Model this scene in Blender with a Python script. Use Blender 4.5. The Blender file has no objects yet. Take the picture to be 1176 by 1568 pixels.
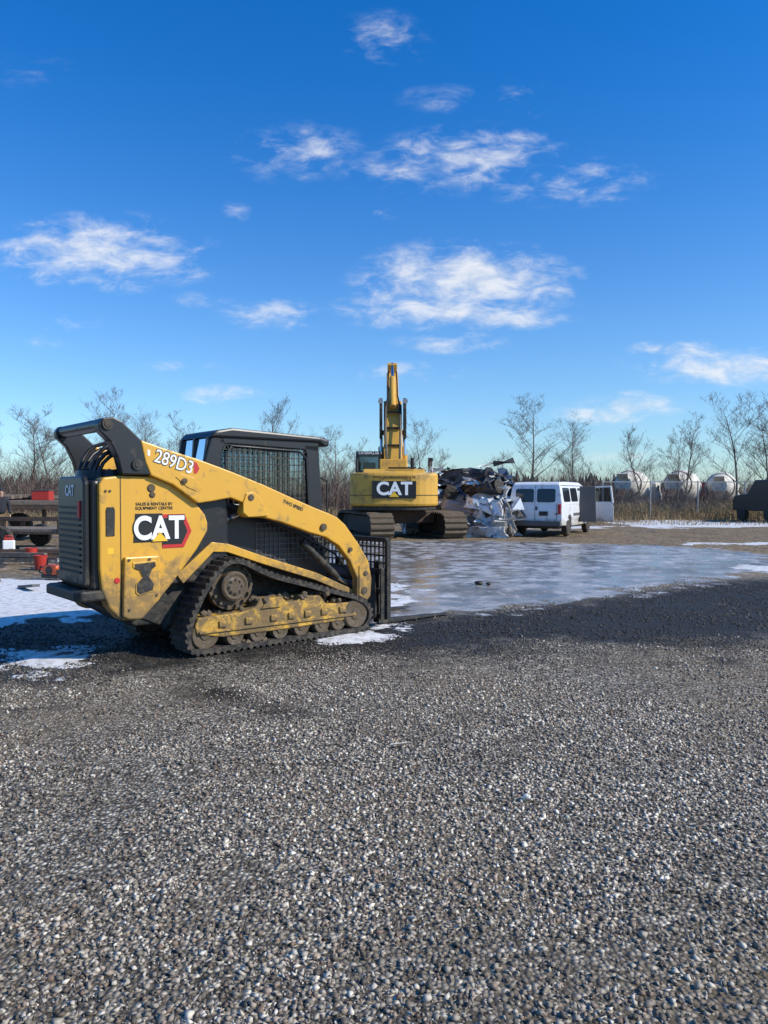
import bpy, bmesh, math, random
import numpy as np
from mathutils import Vector, Matrix, noise as mn
random.seed(7); rng=np.random.default_rng(11)
R=math.radians
scene=bpy.context.scene
COL=scene.collection
scene.view_settings.view_transform='Standard'
try: scene.view_settings.look='None'
except Exception: pass
scene.view_settings.exposure=0

# ------------------------------------------------------------------ materials
def nn(nt,t,**k):
    n=nt.nodes.new(t)
    for a,b in k.items(): setattr(n,a,b)
    return n
def math_(nt,op,a,b=None,c=None,clamp=False):
    n=nn(nt,'ShaderNodeMath',operation=op); n.use_clamp=clamp
    for i,v in enumerate((a,b,c)):
        if v is None: continue
        if isinstance(v,(int,float)): n.inputs[i].default_value=v
        else: nt.links.new(v,n.inputs[i])
    return n.outputs[0]
def mix(nt,f,a,b,mode='MIX'):
    n=nn(nt,'ShaderNodeMixRGB',blend_type=mode)
    for i,v in enumerate((f,a,b)):
        if isinstance(v,(int,float)): n.inputs[i].default_value=v
        elif isinstance(v,tuple): n.inputs[i].default_value=(*v,1)[:4]
        else: nt.links.new(v,n.inputs[i])
    return n.outputs[0]
def sstep(nt,v,a,b,lo=0.,hi=1.):
    n=nn(nt,'ShaderNodeMapRange',interpolation_type='SMOOTHSTEP')
    nt.links.new(v,n.inputs[0])
    for i,x in zip((1,2,3,4),(a,b,lo,hi)): n.inputs[i].default_value=x
    return n.outputs[0]
def noise_(nt,co,scale,detail=4,rough=.55,dist=0.):
    n=nn(nt,'ShaderNodeTexNoise'); nt.links.new(co,n.inputs['Vector'])
    n.inputs['Scale'].default_value=scale;n.inputs['Detail'].default_value=detail
    n.inputs['Roughness'].default_value=rough;n.inputs['Distortion'].default_value=dist
    return n.outputs['Fac']
def newmat(name):
    m=bpy.data.materials.new(name);m.use_nodes=True
    nt=m.node_tree;b=nt.nodes['Principled BSDF']
    return m,nt,b
def mat(name,col,rough=.5,metal=0.,dirt=None,dirt_amt=.5,dscale=3.,bump=0.,bscale=20.,var=.15,spec=.5,coat=0.,low=None):
    m,nt,b=newmat(name)
    tc=nn(nt,'ShaderNodeTexCoord').outputs['Object']
    n1=noise_(nt,tc,dscale,3,.65)
    c=mix(nt,n1,tuple(x*(1-var) for x in col),tuple(min(1,x*(1+var)) for x in col))
    b.inputs['Roughness'].default_value=rough
    if dirt:
        n2=noise_(nt,tc,dscale*2.3,5,.7,.5)
        f=sstep(nt,n2,.62-dirt_amt*.3,.75-dirt_amt*.25)
        f=math_(nt,'MULTIPLY',f,min(1,.35+dirt_amt*.6))
        if low:   # mud splashed up from the ground: more of it near the bottom
            sp=nn(nt,'ShaderNodeSeparateXYZ');nt.links.new(tc,sp.inputs[0])
            h=sstep(nt,sp.outputs[2],low[0],low[1],1.,0.)
            n3=noise_(nt,tc,9,4,.75)
            g=math_(nt,'ADD',math_(nt,'MULTIPLY',h,.75),math_(nt,'MULTIPLY',math_(nt,'SUBTRACT',math_(nt,'ADD',n2,n3),1.),1.3))
            g=sstep(nt,g,.12,.75,0,.85);f=math_(nt,'MAXIMUM',f,g)
        c=mix(nt,f,c,dirt)
        r=sstep(nt,f,0,1,rough,.9); nt.links.new(r,b.inputs['Roughness'])
    nt.links.new(c,b.inputs['Base Color'])
    b.inputs['Metallic'].default_value=metal
    b.inputs['Specular IOR Level'].default_value=spec
    if coat: b.inputs['Coat Weight'].default_value=coat
    if bump:
        bp=nn(nt,'ShaderNodeBump');bp.inputs['Strength'].default_value=bump;bp.inputs['Distance'].default_value=.02
        nt.links.new(noise_(nt,tc,bscale,4,.6),bp.inputs['Height']);nt.links.new(bp.outputs[0],b.inputs['Normal'])
    return m
MUD=(.13,.095,.06)
M={}
M['yellow']=mat('yellow_paint',(.67,.355,.04),.36,dirt=(.17,.12,.065),dirt_amt=.3,dscale=2.5,var=.07,bump=.05,bscale=6,low=(.35,1.3))
M['yellow_muddy']=mat('muddy_yellow_paint',(.55,.31,.04),.65,dirt=MUD,dirt_amt=.85,dscale=2.6,bump=.9,bscale=14)
M['yellow_ex']=mat('excavator_paint',(.64,.35,.05),.45,dirt=(.22,.15,.07),dirt_amt=.4,dscale=.9,var=.1)
M['black']=mat('black_paint',(.012,.012,.014),.38,dirt=(.08,.065,.05),dirt_amt=.15,dscale=3,low=(.4,1.2))
M['blackdirty']=mat('black_dirty_steel',(.018,.017,.016),.6,dirt=(.10,.08,.055),dirt_amt=.5,dscale=5,bump=.3)
M['rubber']=mat('track_rubber',(.018,.017,.016),.8,dirt=(.10,.08,.06),dirt_amt=.65,dscale=6,bump=.6,bscale=25)
M['steel']=mat('worn_steel',(.11,.095,.08),.55,.3,dirt=MUD,dirt_amt=.95,dscale=6,bump=.6)
M['chrome']=mat('cylinder_rod',(.6,.6,.6),.2,1.)
M['white']=mat('white_decal',(.8,.8,.8),.5,var=.03)
M['blackdecal']=mat('black_decal',(.012,.012,.012),.45)
M['red']=mat('red_decal',(.5,.02,.02),.5)
M['yellowdecal']=mat('yellow_decal',(.85,.5,.03),.5)
M['vanwhite']=mat('van_paint',(.78,.78,.79),.3,dirt=(.3,.26,.22),dirt_amt=.28,dscale=1.2,var=.03,coat=.3,low=(.35,.9))
M['darkglass']=mat('tinted_glass',(.012,.014,.017),.06,spec=.7)
M['greyplastic']=mat('grey_plastic',(.09,.09,.095),.6)
M['bark']=mat('bark',(.16,.125,.10),.9,dscale=3,var=.35)
M['wood']=mat('old_wood',(.18,.135,.10),.85,dirt=(.33,.29,.25),dirt_amt=.4,dscale=4)
M['rust']=mat('rusty_steel',(.07,.05,.04),.8,dirt=(.18,.09,.04),dirt_amt=.5,dscale=4)
M['drum']=mat('mixer_drum_paint',(.66,.62,.54),.7,dirt=(.30,.25,.20),dirt_amt=.5,dscale=1.1)
M['redpaint']=mat('red_paint',(.42,.03,.02),.45,dirt=MUD,dirt_amt=.3)
M['orange']=mat('orange_plastic',(.6,.09,.02),.45)
M['galv']=mat('galvanised_steel',(.35,.35,.36),.5,.5)
M['skin']=mat('skin',(.45,.27,.2),.55)
M['jacket']=mat('dark_jacket',(.02,.022,.03),.85,bump=.3)
M['trousers']=mat('brown_trousers',(.19,.12,.065),.9,bump=.3)
M['boots']=mat('boots',(.05,.03,.02),.7)
M['seat']=mat('seat_vinyl',(.03,.03,.03),.7)
m,nt,b=newmat('cab_glass')
out=nt.nodes['Material Output'];tr=nn(nt,'ShaderNodeBsdfTransparent');tr.inputs[0].default_value=(.55,.62,.66,1)
gl=nn(nt,'ShaderNodeBsdfGlossy');gl.inputs['Roughness'].default_value=.03
fr=nn(nt,'ShaderNodeFresnel');fr.inputs[0].default_value=1.6
ms=nn(nt,'ShaderNodeMixShader');nt.links.new(fr.outputs[0],ms.inputs[0]);nt.links.new(tr.outputs[0],ms.inputs[1]);nt.links.new(gl.outputs[0],ms.inputs[2]);nt.links.new(ms.outputs[0],out.inputs[0])
M['glass']=m

# ------------------------------------------------------------------ mesh helpers
def empty(name,loc=(0,0,0),rz=0.,rot=None,scale=1.):
    e=bpy.data.objects.new(name,None);COL.objects.link(e);e.location=loc
    e.rotation_euler=rot if rot else (0,0,rz);e.scale=(scale,)*3;e.empty_display_size=.3
    return e
def obj(name,verts,faces,m,parent=None,bevel=0.,smooth=False,seg=2):
    me=bpy.data.meshes.new(name);me.from_pydata([tuple(v) for v in verts],[],faces);me.update()
    bm=bmesh.new();bm.from_mesh(me);bmesh.ops.recalc_face_normals(bm,faces=bm.faces);bm.to_mesh(me);bm.free()
    o=bpy.data.objects.new(name,me);COL.objects.link(o)
    if m is not None: me.materials.append(M[m] if isinstance(m,str) else m)
    if parent: o.parent=parent
    if bevel:
        md=o.modifiers.new('bevel','BEVEL');md.width=bevel;md.segments=seg;md.limit_method='ANGLE';md.angle_limit=R(35)
    if smooth:
        for p in me.polygons:p.use_smooth=True
    return o
def prism(name,pts,y0,y1,m,parent=None,bevel=.01,axis='y'):
    n=len(pts)
    if axis=='y': V=[(p[0],y0,p[1]) for p in pts]+[(p[0],y1,p[1]) for p in pts]
    elif axis=='x': V=[(y0,p[0],p[1]) for p in pts]+[(y1,p[0],p[1]) for p in pts]
    else: V=[(p[0],p[1],y0) for p in pts]+[(p[0],p[1],y1) for p in pts]
    F=[list(range(n)),list(range(2*n-1,n-1,-1))]+[[i,(i+1)%n,n+(i+1)%n,n+i] for i in range(n)]
    return obj(name,V,F,m,parent,bevel)
def box(name,c,s,m,parent=None,bevel=.01,rot=None):
    V=[(sx*s[0]/2,sy*s[1]/2,sz*s[2]/2) for sx in(-1,1) for sy in(-1,1) for sz in(-1,1)]
    F=[[0,1,3,2],[4,6,7,5],[0,4,5,1],[2,3,7,6],[0,2,6,4],[1,5,7,3]]
    o=obj(name,V,F,m,parent,bevel);o.location=c
    if rot:o.rotation_euler=rot
    return o
def lathe(name,p0,p1,prof,m,parent=None,seg=24,smooth=True):
    """surface of revolution: prof=[(t along axis 0..1, radius)]"""
    p0=Vector(p0);p1=Vector(p1);d=p1-p0
    q=d.to_track_quat('Z','Y').to_matrix()
    V=[];F=[]
    for t,r in prof:
        for i in range(seg):
            a=2*math.pi*i/seg
            V.append(p0+d*t+q@Vector((r*math.cos(a),r*math.sin(a),0)))
    k=len(prof)
    for j in range(k-1):
        for i in range(seg):
            F.append([j*seg+i,j*seg+(i+1)%seg,(j+1)*seg+(i+1)%seg,(j+1)*seg+i])
    F.append(list(range(seg)));F.append(list(range((k-1)*seg,k*seg))[::-1])
    o=obj(name,V,F,m,parent,smooth=smooth)
    if smooth:
        o.data.polygons[-1].use_smooth=False;o.data.polygons[-2].use_smooth=False
        md=o.modifiers.new('es','EDGE_SPLIT');md.split_angle=R(35)
    return o
def cyl(name,p0,p1,r,m,parent=None,seg=20): return lathe(name,p0,p1,[(0,r),(1,r)],m,parent,seg)
def tube(name,pts,r,m,parent=None,seg=8):
    cu=bpy.data.curves.new(name,'CURVE');cu.dimensions='3D';cu.bevel_depth=r;cu.bevel_resolution=2
    s=cu.splines.new('POLY');s.points.add(len(pts)-1)
    for p,q in zip(s.points,pts):p.co=(*q,1)
    o=bpy.data.objects.new(name,cu);COL.objects.link(o);cu.materials.append(M[m]);cu.use_fill_caps=True
    if parent:o.parent=parent
    return o
def text(name,body,loc,size,m,parent,rot,bold=.0,ext=.002,sx=1.,align='CENTER'):
    cu=bpy.data.curves.new(name,'FONT');cu.body=body;cu.size=size;cu.offset=bold;cu.extrude=ext
    cu.align_x=align;cu.align_y='CENTER'
    o=bpy.data.objects.new(name,cu);COL.objects.link(o);cu.materials.append(M[m]);o.parent=parent
    o.location=loc;o.rotation_euler=rot;o.scale=(sx,1,1)
    return o
def bars(name,segs,r,m,parent=None):
    """many square bars in one mesh: segs=[(p0,p1)]"""
    V=[];F=[]
    for p0,p1 in segs:
        p0=Vector(p0);p1=Vector(p1);d=p1-p0
        if d.length<1e-6: continue
        q=d.to_track_quat('Z','Y').to_matrix();b=len(V)
        for p in(p0,p1):
            for c in((-1,-1),(1,-1),(1,1),(-1,1)): V.append(p+q@Vector((c[0]*r,c[1]*r,0)))
        F+=[[b,b+1,b+5,b+4],[b+1,b+2,b+6,b+5],[b+2,b+3,b+7,b+6],[b+3,b,b+4,b+7],[b,b+3,b+2,b+1],[b+4,b+5,b+6,b+7]]
    return obj(name,V,F,m,parent)
def wheel(name,c,r,w,parent,rim='galv',side=-1):
    x,y,z=c
    lathe(name+'_tyre',(x,y-w/2,z),(x,y+w/2,z),[(0,r*.62),(0.0,r*.9),(.12,r),(.88,r),(1,r*.9),(1,r*.62)],'rubber',parent,28)
    lathe(name+'_rim',(x,y-w*.46,z),(x,y+w*.46,z),[(0,r*.25),(.05,r*.5),(.0,r*.63),(1,r*.63),(.95,r*.5),(1,r*.25)],rim,parent,20)
def smooth_closed(pts,n):
    P=np.array(pts,float);K=len(P);out=[]
    for i in range(K):
        p0,p1,p2,p3=P[i-1],P[i],P[(i+1)%K],P[(i+2)%K]
        for t in np.linspace(0,1,16,endpoint=False):
            out.append(.5*((2*p1)+(-p0+p2)*t+(2*p0-5*p1+4*p2-p3)*t*t+(-p0+3*p1-3*p2+p3)*t**3))
    out=np.array(out);d=np.r_[0,np.cumsum(np.linalg.norm(np.roll(out,-1,0)-out,axis=1))]
    c=np.vstack([out,out[:1]]);s=np.linspace(0,d[-1],n,endpoint=False)
    return np.c_[np.interp(s,d,c[:,0]),np.interp(s,d,c[:,1])]
def track(name,pts,y0,y1,parent,n=220,thick=.035,lug=.028,period=4,m='rubber'):
    P=smooth_closed(pts,n);T=np.roll(P,-1,0)-np.roll(P,1,0);T/=np.linalg.norm(T,axis=1)[:,None]
    N=np.c_[T[:,1],-T[:,0]]
    c=P.mean(0)
    if ((P-c)*N).sum()<0:N=-N
    V=[];F=[]
    for i in range(n):
        up=(i%period)<period/2
        o=P[i]-N[i]*(0 if up else lug);q=P[i]-N[i]*(lug+thick)
        V+=[(o[0],y0,o[1]),(o[0],y1,o[1]),(q[0],y1,q[1]),(q[0],y0,q[1])]
    for i in range(n):
        a=4*i;b=4*((i+1)%n)
        F+=[[a,a+1,b+1,b],[a+1,a+2,b+2,b+1],[a+2,a+3,b+3,b+2],[a+3,a,b,b+3]]
    return obj(name,V,F,m,parent)

# ------------------------------------------------------------------ compact track loader
L=empty('compact_track_loader',(-1.83,7.48,0),R(40));L.scale=(1,.88,1)
TP=[(0.08,0.0),(.7,0),(1.4,0),(2.0,0.0),(2.15,.05),(2.23,.2),(2.17,.34),(2.0,.44),(1.39,.62),(.89,.77),(.58,.915),(.42,.95),(.27,.89),(.08,.67),(-.07,.38),(-.12,.18),(-.06,.04)]
for sgn,(y0,y1) in (('right',(0,.42)),('left',(1.43,1.85))):
    track('track_'+sgn,TP,y0,y1,L,n=300,lug=.022,thick=.04)
    f=(lambda v:v) if sgn=='right' else (lambda v:1.85-v)
    FR=[(.02,.21),(.0,.30),(.04,.37),(.55,.385),(.68,.42),(.74,.5),(1.0,.5),(1.06,.44),(1.2,.44),(1.26,.49),(1.5,.47),(1.58,.37),(1.9,.36),(2.02,.28),(2.0,.21),(1.80,.165),(1.0,.15),(.3,.155)]
    prism('track_frame_'+sgn,FR,f(.035),f(.34),'yellow_muddy',L,.014)
    for i,(u,z,r) in enumerate([(.12,.20,.155),(1.99,.22,.17),(.45,.15,.105),(.72,.15,.105),(.99,.15,.105),(1.26,.15,.105),(1.53,.15,.105),(1.76,.15,.1)]):
        big=i<2
        lathe('roller_%s_%d'%(sgn,i),(u,f(.02 if big and i==1 else .05),z),(u,f(.36),z),[(0,r*.35),(.04,r*.4),(.02,r*.55),(.0,r*.9),(.06,r),(.94,r),(1,r*.9),(1,.2*r)],'steel',L,24)
    lathe('sprocket_'+sgn,(.45,f(.03),.655),(.45,f(.4),.655),[(0,.07),(.05,.1),(.02,.13),(.06,.15),(.3,.155),(.32,.25),(.62,.25),(1,.2)],'steel',L,26)
    bars('sprocket_pins_'+sgn,[((.45+.215*math.cos(a),f(.10),.655+.215*math.sin(a)),(.45+.215*math.cos(a),f(.36),.655+.215*math.sin(a))) for a in np.linspace(0,2*math.pi,15)[:-1]],.014,'steel',L)
    bars('hub_bolts_'+sgn,[((.45+.07*math.cos(a),f(.015),.655+.07*math.sin(a)),(.45+.07*math.cos(a),f(.04),.655+.07*math.sin(a))) for a in np.linspace(0,2*math.pi,9)[:-1]],.008,'steel',L)
    prism('track_frame_rib_'+sgn,[(.74,.40),(.8,.47),(.96,.47),(.98,.40)],f(.01),f(.045),'yellow_muddy',L,.004)
    for u in (.3,.6,.9,1.12,1.33,1.55,1.8):
        box('frame_cap_%s_%.2f'%(sgn,u),(u,f(.03),.29),(.09,.04,.07),'yellow_muddy',L,.01)
    prism('frame_lip_'+sgn,[(.04,.235),(1.98,.235),(1.98,.205),(.04,.215)],f(.012),f(.04),'yellow_muddy',L,.004)
    bm=bmesh.new()
    for _ in range(110):
        u=random.uniform(.05,1.95);zt=.38 if u<.6 or u>1.6 else .48
        q=bmesh.ops.create_icosphere(bm,subdivisions=1,radius=random.uniform(.012,.05),matrix=Matrix.Translation((u,f(random.uniform(.03,.3)),random.choice((zt,zt,.16,.05))+random.uniform(-.01,.02))))
        for v in q['verts']: v.co+=mn.noise_vector(v.co*30)*.014
    me=bpy.data.meshes.new('mud_clods_'+sgn);bm.to_mesh(me);bm.free();me.materials.append(mat('packed_mud_'+sgn,(.13,.095,.06),.95,var=.3,bump=.6));o=bpy.data.objects.new('mud_clods_'+sgn,me);COL.objects.link(o);o.parent=L
prism('chassis',[(-.5,.42),(-.45,.7),(.0,1.1),(.3,1.15),(2.0,.55),(2.2,.45),(2.2,.22),(.2,.26),(-.2,.28)],.44,1.41,'blackdirty',L,.01)
FD=[(-.09,.79),(.12,.96),(.295,1.10),(.48,1.075),(.912,.92),(1.596,.70),(2.21,.425),(2.21,.35),(1.58,.62),(.9,.84),(.47,.99),(.31,1.0),(-.02,.70)]
prism('fender_right',FD,.27,.46,'yellow',L,.006);prism('fender_left',FD,1.39,1.58,'yellow',L,.006)
TW=[(-.84,.70),(-.86,.9),(-.86,1.68),(-.82,1.745),(-.646,1.766),(-.30,1.758),(-.10,1.684),(.02,1.60),(.12,1.488),(.21,1.38),(.235,1.30),(.235,1.222),(.12,1.041),(-.144,.719),(-.30,.55),(-.45,.41),(-.52,.385),(-.66,.40),(-.77,.53)]
prism('tower_right',TW,.24,.46,'yellow',L,.018)
prism('tower_left',TW,1.39,1.6,'yellow',L,.018)
prism('tower_cover_seam',[(-.665,.40),(-.657,.40),(-.657,1.755),(-.665,1.755)],.237,.25,'blackdirty',L,0)
prism('corner_vent',[(-.80,1.2),(-.72,1.2),(-.715,1.44),(-.725,1.47),(-.79,1.47),(-.80,1.44)],.231,.25,'blackdirty',L,.003)
prism('tie_down_box',[(-.66,.44),(-.64,1.0),(-.30,1.0),(-.285,.93),(-.29,.58),(-.48,.40),(-.6,.41)],.190,.25,'yellow',L,.016)
SL=[(-.55,.93),(-.35,.94),(-.34,.90),(-.38,.87),(-.41,.80),(-.36,.73),(-.375,.67),(-.50,.64),(-.53,.67),(-.53,.74),(-.47,.80),(-.50,.87),(-.55,.89)]
prism('tie_down_slot_lip',[((u+.44)*1.14-.44,(z-.79)*1.1+.79) for u,z in SL],.180,.20,'yellow',L,.004)
prism('tie_down_slot',SL,.177,.20,'blackdirty',L,.002)
lathe('tower_bolt',(-.36,.225,1.65),(-.36,.245,1.65),[(0,.03),(.4,.04),(1,.042)],'steel',L,16)
lathe('tower_bolt_2',(-.35,.225,1.585),(-.35,.245,1.585),[(0,.02),(.4,.03),(1,.03)],'steel',L,16)
for k,(u,z) in enumerate([(-.80,1.62),(-.76,1.62),(-.4,.97),(-.6,.97),(-.6,.5),(-.33,.62)]):
    cyl('small_bolt_%d'%k,(u,.178 if k>1 else .23,z),(u,.25,z),.012,'steel',L,10)
prism('warning_label',[(-.79,1.03),(-.73,1.03),(-.73,1.09),(-.79,1.09)],.2375,.25,'yellowdecal',L,0)
text('dealer_decal','SALES & RENTALS BY\nEQUIPMENT CENTRE',(-.33,.237,1.475),.040,'blackdecal',L,(R(90),0,0),.0008,.0008)
prism('badge_red',[(-.25,1.065),(-.03,1.065),(.055,1.225),(-.02,1.395),(-.25,1.395)],.233,.25,'red',L,.001)
prism('badge_black',[(-.25,1.10),(-.05,1.10),(.01,1.225),(-.045,1.36),(-.25,1.36)],.2305,.25,'blackdecal',L,.001)
prism('badge_base',[(-.54,1.13),(-.52,1.405),(-.25,1.405),(-.25,1.13)],.2335,.25,'blackdecal',L,.001)
text('badge_letters_outline','CAT',(-.285,.2295,1.255),.31,'blackdecal',L,(R(90),0,0),.018,.001,.84)
text('badge_letters','CAT',(-.285,.2265,1.255),.31,'white',L,(R(90),0,0),.009,.001,.84)
prism('badge_triangle',[(-.36,1.135),(-.20,1.135),(-.28,1.225)],.2225,.25,'yellowdecal',L,0)
ARM=[(-.485,2.103),(-.243,2.03),(.10,1.94),(.465,1.825),(.853,1.69),(1.266,1.53),(1.527,1.432),(1.70,1.375),(1.83,1.32),(1.937,1.238),(2.129,1.012),(2.275,.805),(2.326,.593),(2.31,.385),(2.26,.34),(2.18,.34),(2.11,.402),(2.11,.608),(2.004,.82),(1.843,1.001),(1.66,1.105),(1.44,1.164),(1.10,1.282),(.86,1.343),(.64,1.347),(.585,1.396),(.616,1.498),(.465,1.553),(.26,1.52),(.10,1.50),(-.163,1.683),(-.386,1.769),(-.44,1.9)]
for nm,(y0,y1) in (('right',(.17,.29)),('left',(1.56,1.68))):
    prism('lift_arm_'+nm,ARM,y0,y1,'yellow',L,.014)
    o0=y0-.018 if nm=='right' else y1-.005
    o1=y0+.005 if nm=='right' else y1+.018
    prism('arm_bracket_'+nm,[(.60,1.50),(.64,1.60),(.72,1.615),(.80,1.56),(.9,1.36),(.66,1.352),(.60,1.40)],o0,o1,'yellow',L,.006)
    for k,(u,z,r) in enumerate([(.69,1.555,.035),(-.05,1.72,.028),(1.62,1.22,.04),(2.20,.46,.045),(2.22,.66,.03),(2.0,.95,.025)]):
        lathe('arm_pin_%s_%d'%(nm,k),(u,o0-.012,z),(u,o1+.012,z),[(0,r*.6),(.1,r*.65),(.1,r),(.9,r),(.9,r*.65),(1,r*.6)],'steel',L,16)
    prism('arm_joint_plate_'+nm,[(-.14,1.76),(-.08,1.79),(.06,1.75),(.13,1.66),(.08,1.62),(-.02,1.66)],o0+.010,o1-.006,'yellow',L,.004)
    prism('arm_end_plate_'+nm,[(2.13,.40),(2.13,.75),(2.20,.80),(2.29,.6),(2.28,.40),(2.22,.36)],o0+.004,o1-.004,'yellow',L,.005)
    LK=[(-.88,2.235),(-.84,2.29),(-.74,2.305),(-.66,2.27),(-.47,2.10),(-.43,1.98),(-.36,1.775),(-.66,1.775),(-.70,1.93),(-.77,2.08),(-.87,2.17)]
    prism('rear_link_'+nm,LK,y0+.01,y1+.03 if nm=='right' else y1-.01,'black',L,.012)
    for k,(u,z) in enumerate([(-.80,2.235),(-.52,1.87)]):
        lathe('rear_pin_%s_%d'%(nm,k),(u,o0-.005,z),(u,o1+.02,z),[(0,.03),(.15,.034),(.15,.05),(.85,.05),(1,.03)],'blackdirty',L,18)
    yc=.36 if nm=='right' else 1.5
    cyl('lift_cylinder_'+nm,(.05,yc,1.10),(.55,yc,1.34),.045,'black',L)
    cyl('lift_rod_'+nm,(.55,yc,1.34),(.95,yc,1.5),.024,'chrome',L)
    cyl('tilt_cylinder_'+nm,(1.45,yc,1.05),(1.95,yc,.62),.04,'blackdirty',L)
    cyl('tilt_rod_'+nm,(1.95,yc,.62),(2.3,yc,.36),.022,'chrome',L)
    tube('hose_'+nm,[(.1,yc,1.62),(.3,yc,1.56),(.55,yc-.02,1.46),(.9,yc,1.35),(1.4,yc,1.15),(1.9,yc,.9),(2.15,yc,.6)],.014,'black',L)
cyl('rear_cross_tube',(-.80,.2,2.235),(-.80,1.66,2.235),.06,'black',L)
cyl('front_cross_tube',(2.18,.2,.50),(2.18,1.66,.50),.06,'blackdirty',L)
text('arm_number_outline','289D3',(-.15,.1675,1.900),.18,'blackdecal',L,(R(90),R(16.5),0),.009,.0008,.84)
text('arm_number','289D3',(-.15,.165,1.900),.18,'white',L,(R(90),R(16.5),0),.0015,.0008,.84)
prism('number_red_tip',[(.055,1.79),(.09,1.80),(.115,1.845),(.085,1.905),(.055,1.91)],.1665,.18,'red',L,0)
text('arm_small_decal','TWO SPEED',(1.22,.168,1.465),.05,'blackdecal',L,(R(90),R(21),0),.002,.0008)
prism('arm_label',[(-.42,1.96),(-.395,1.955),(-.395,2.01),(-.42,2.015)],.1675,.18,'white',L,0)
prism('engine_hood',[(-.90,.30),(-.93,.36),(-.935,1.1),(-.90,1.18),(-.4,1.36),(.5,1.36),(.5,.30)],.70,1.72,'black',L,.03,axis='z')
prism('rear_door',[(.30,.74),(1.14,.74),(1.14,1.70),(1.09,1.76),(.36,1.76),(.30,1.70)],-.985,-.93,'black',L,.02,axis='x')
for k in range(12):
    box('door_louvre_%d'%k,(-.99,.72,.86+k*.055),(.018,.66,.02),'blackdirty',L,.004)
text('rear_letters','CAT',(-.99,.72,1.62),.14,'white',L,(R(90),0,R(-90)),.004,.001)
prism('rear_bumper',[(-1.03,.25),(-1.07,.34),(-1.07,1.26),(-1.03,1.34),(-.55,1.34),(-.55,.25)],.60,.70,'blackdirty',L,.02,axis='z')
prism('rear_underbody',[(-.95,.62),(-.45,.30),(.2,.28),(.3,.7),(-.95,.7)],.46,1.38,'blackdirty',L,.02)
box('tail_light',(-.99,.42,1.45),(.02,.07,.16),'red',L,.006)
lathe('rear_reflector',(-.70,.232,.78),(-.70,.242,.78),[(0,.025),(1,.03)],'red',L,14)
lathe('cooling_fan_shroud',(-.55,.80,1.72),(-.55,.80,1.82),[(0,.36),(1,.34),(1,.3),(.3,.29)],'black',L,32)
bars('fan_grille',[((-.55+.3*math.cos(a),.80+.3*math.sin(a),1.83),(-.55-.3*math.cos(a),.80-.3*math.sin(a),1.83)) for a in np.linspace(0,math.pi,12)],.005,'blackdirty',L)
for k in range(6):
    y=.42+.13*k
    tube('hood_hose_%d'%k,[(-.50-.30*math.cos(a),y+.03*math.sin(3*a+k),1.74+(.27+.05*(k%3))*math.sin(a)) for a in np.linspace(0,math.pi,12)],.019,'black',L)
box('hood_plate',(-.1,.86,1.76),(.7,.85,.07),'black',L,.02)
cyl('exhaust',(-.2,1.2,1.75),(-.2,1.2,1.93),.05,'blackdirty',L)
CY0,CY1=.55,1.35
def cabside(y0,y1,nm):
    prism('cab_lower_'+nm,[(.45,1.0),(.45,1.50),(1.83,1.42),(1.90,.60),(1.2,.72)],y0,y1,'black',L,.01)
    prism('cab_rear_pillar_'+nm,[(.42,1.45),(.33,1.9),(.42,2.20),(.56,2.22),(.60,2.15),(.54,2.0),(.56,1.45)],y0,y1,'black',L,.02)
    prism('cab_front_pillar_'+nm,[(1.66,1.4),(1.63,2.05),(1.58,2.16),(1.80,2.16),(1.85,1.4)],y0,y1,'black',L,.012)
    prism('cab_top_rail_'+nm,[(.5,2.12),(.5,2.22),(1.8,2.20),(1.8,2.08),(1.58,2.10),(.66,2.13)],y0,y1,'black',L,.012)
cabside(CY0,CY0+.07,'right');cabside(CY1-.07,CY1,'left')
prism('cab_roof',[(.40,2.19),(.46,2.26),(.66,2.30),(1.80,2.255),(1.93,2.23),(1.94,2.15),(1.86,2.14),(1.80,2.19)],.52,1.38,'black',L,.025)
prism('cab_side_glass_right',[(.52,1.45),(.5,2.15),(1.64,2.12),(1.68,1.4)],CY0+.035,CY0+.042,'glass',L,0)
prism('cab_side_glass_left',[(.52,1.45),(.5,2.15),(1.64,2.12),(1.68,1.4)],CY1-.042,CY1-.035,'glass',L,0)
for y,nm in((CY0+.015,'right'),(CY1-.015,'left')):
    g=[((u,y,1.42),(u,y,2.12)) for u in np.arange(.62,1.64,.065)]+[((.55,y,z),(1.65,y,z)) for z in np.arange(1.47,2.12,.075)]
    bars('window_guard_'+nm,g,.005,'blackdirty',L)
    g=[((u,y-.02 if nm=='right' else y+.02,.82),(u,y-.02 if nm=='right' else y+.02,1.28)) for u in np.arange(.95,1.85,.06)]+[((.95,y-.02 if nm=='right' else y+.02,z),(1.85,y-.02 if nm=='right' else y+.02,z)) for z in np.arange(.85,1.28,.06)]
    bars('lower_guard_'+nm,g,.005,'greyplastic',L)
    tube('window_trim_'+nm,[(.60,y-.02,1.45),(.58,y-.02,2.0),(.66,y-.02,2.11),(1.52,y-.02,2.08),(1.62,y-.02,2.0),(1.65,y-.02,1.42)],.014,'black',L)
obj('rear_glass',[(.36,.62,1.78),(.36,1.28,1.78),(.42,1.28,2.18),(.42,.62,2.18)],[[0,1,2,3]],'glass',L)
bars('rear_window_frame',[((.35,.60,1.8),(.41,.60,2.19)),((.35,1.30,1.8),(.41,1.30,2.19)),((.38,.95,1.8),(.41,.95,2.19))],.02,'black',L)
prism('cab_rear_lower',[(.40,1.3),(.40,1.80),(.52,1.80),(.52,1.3)],.56,1.34,'black',L,.02)
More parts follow.
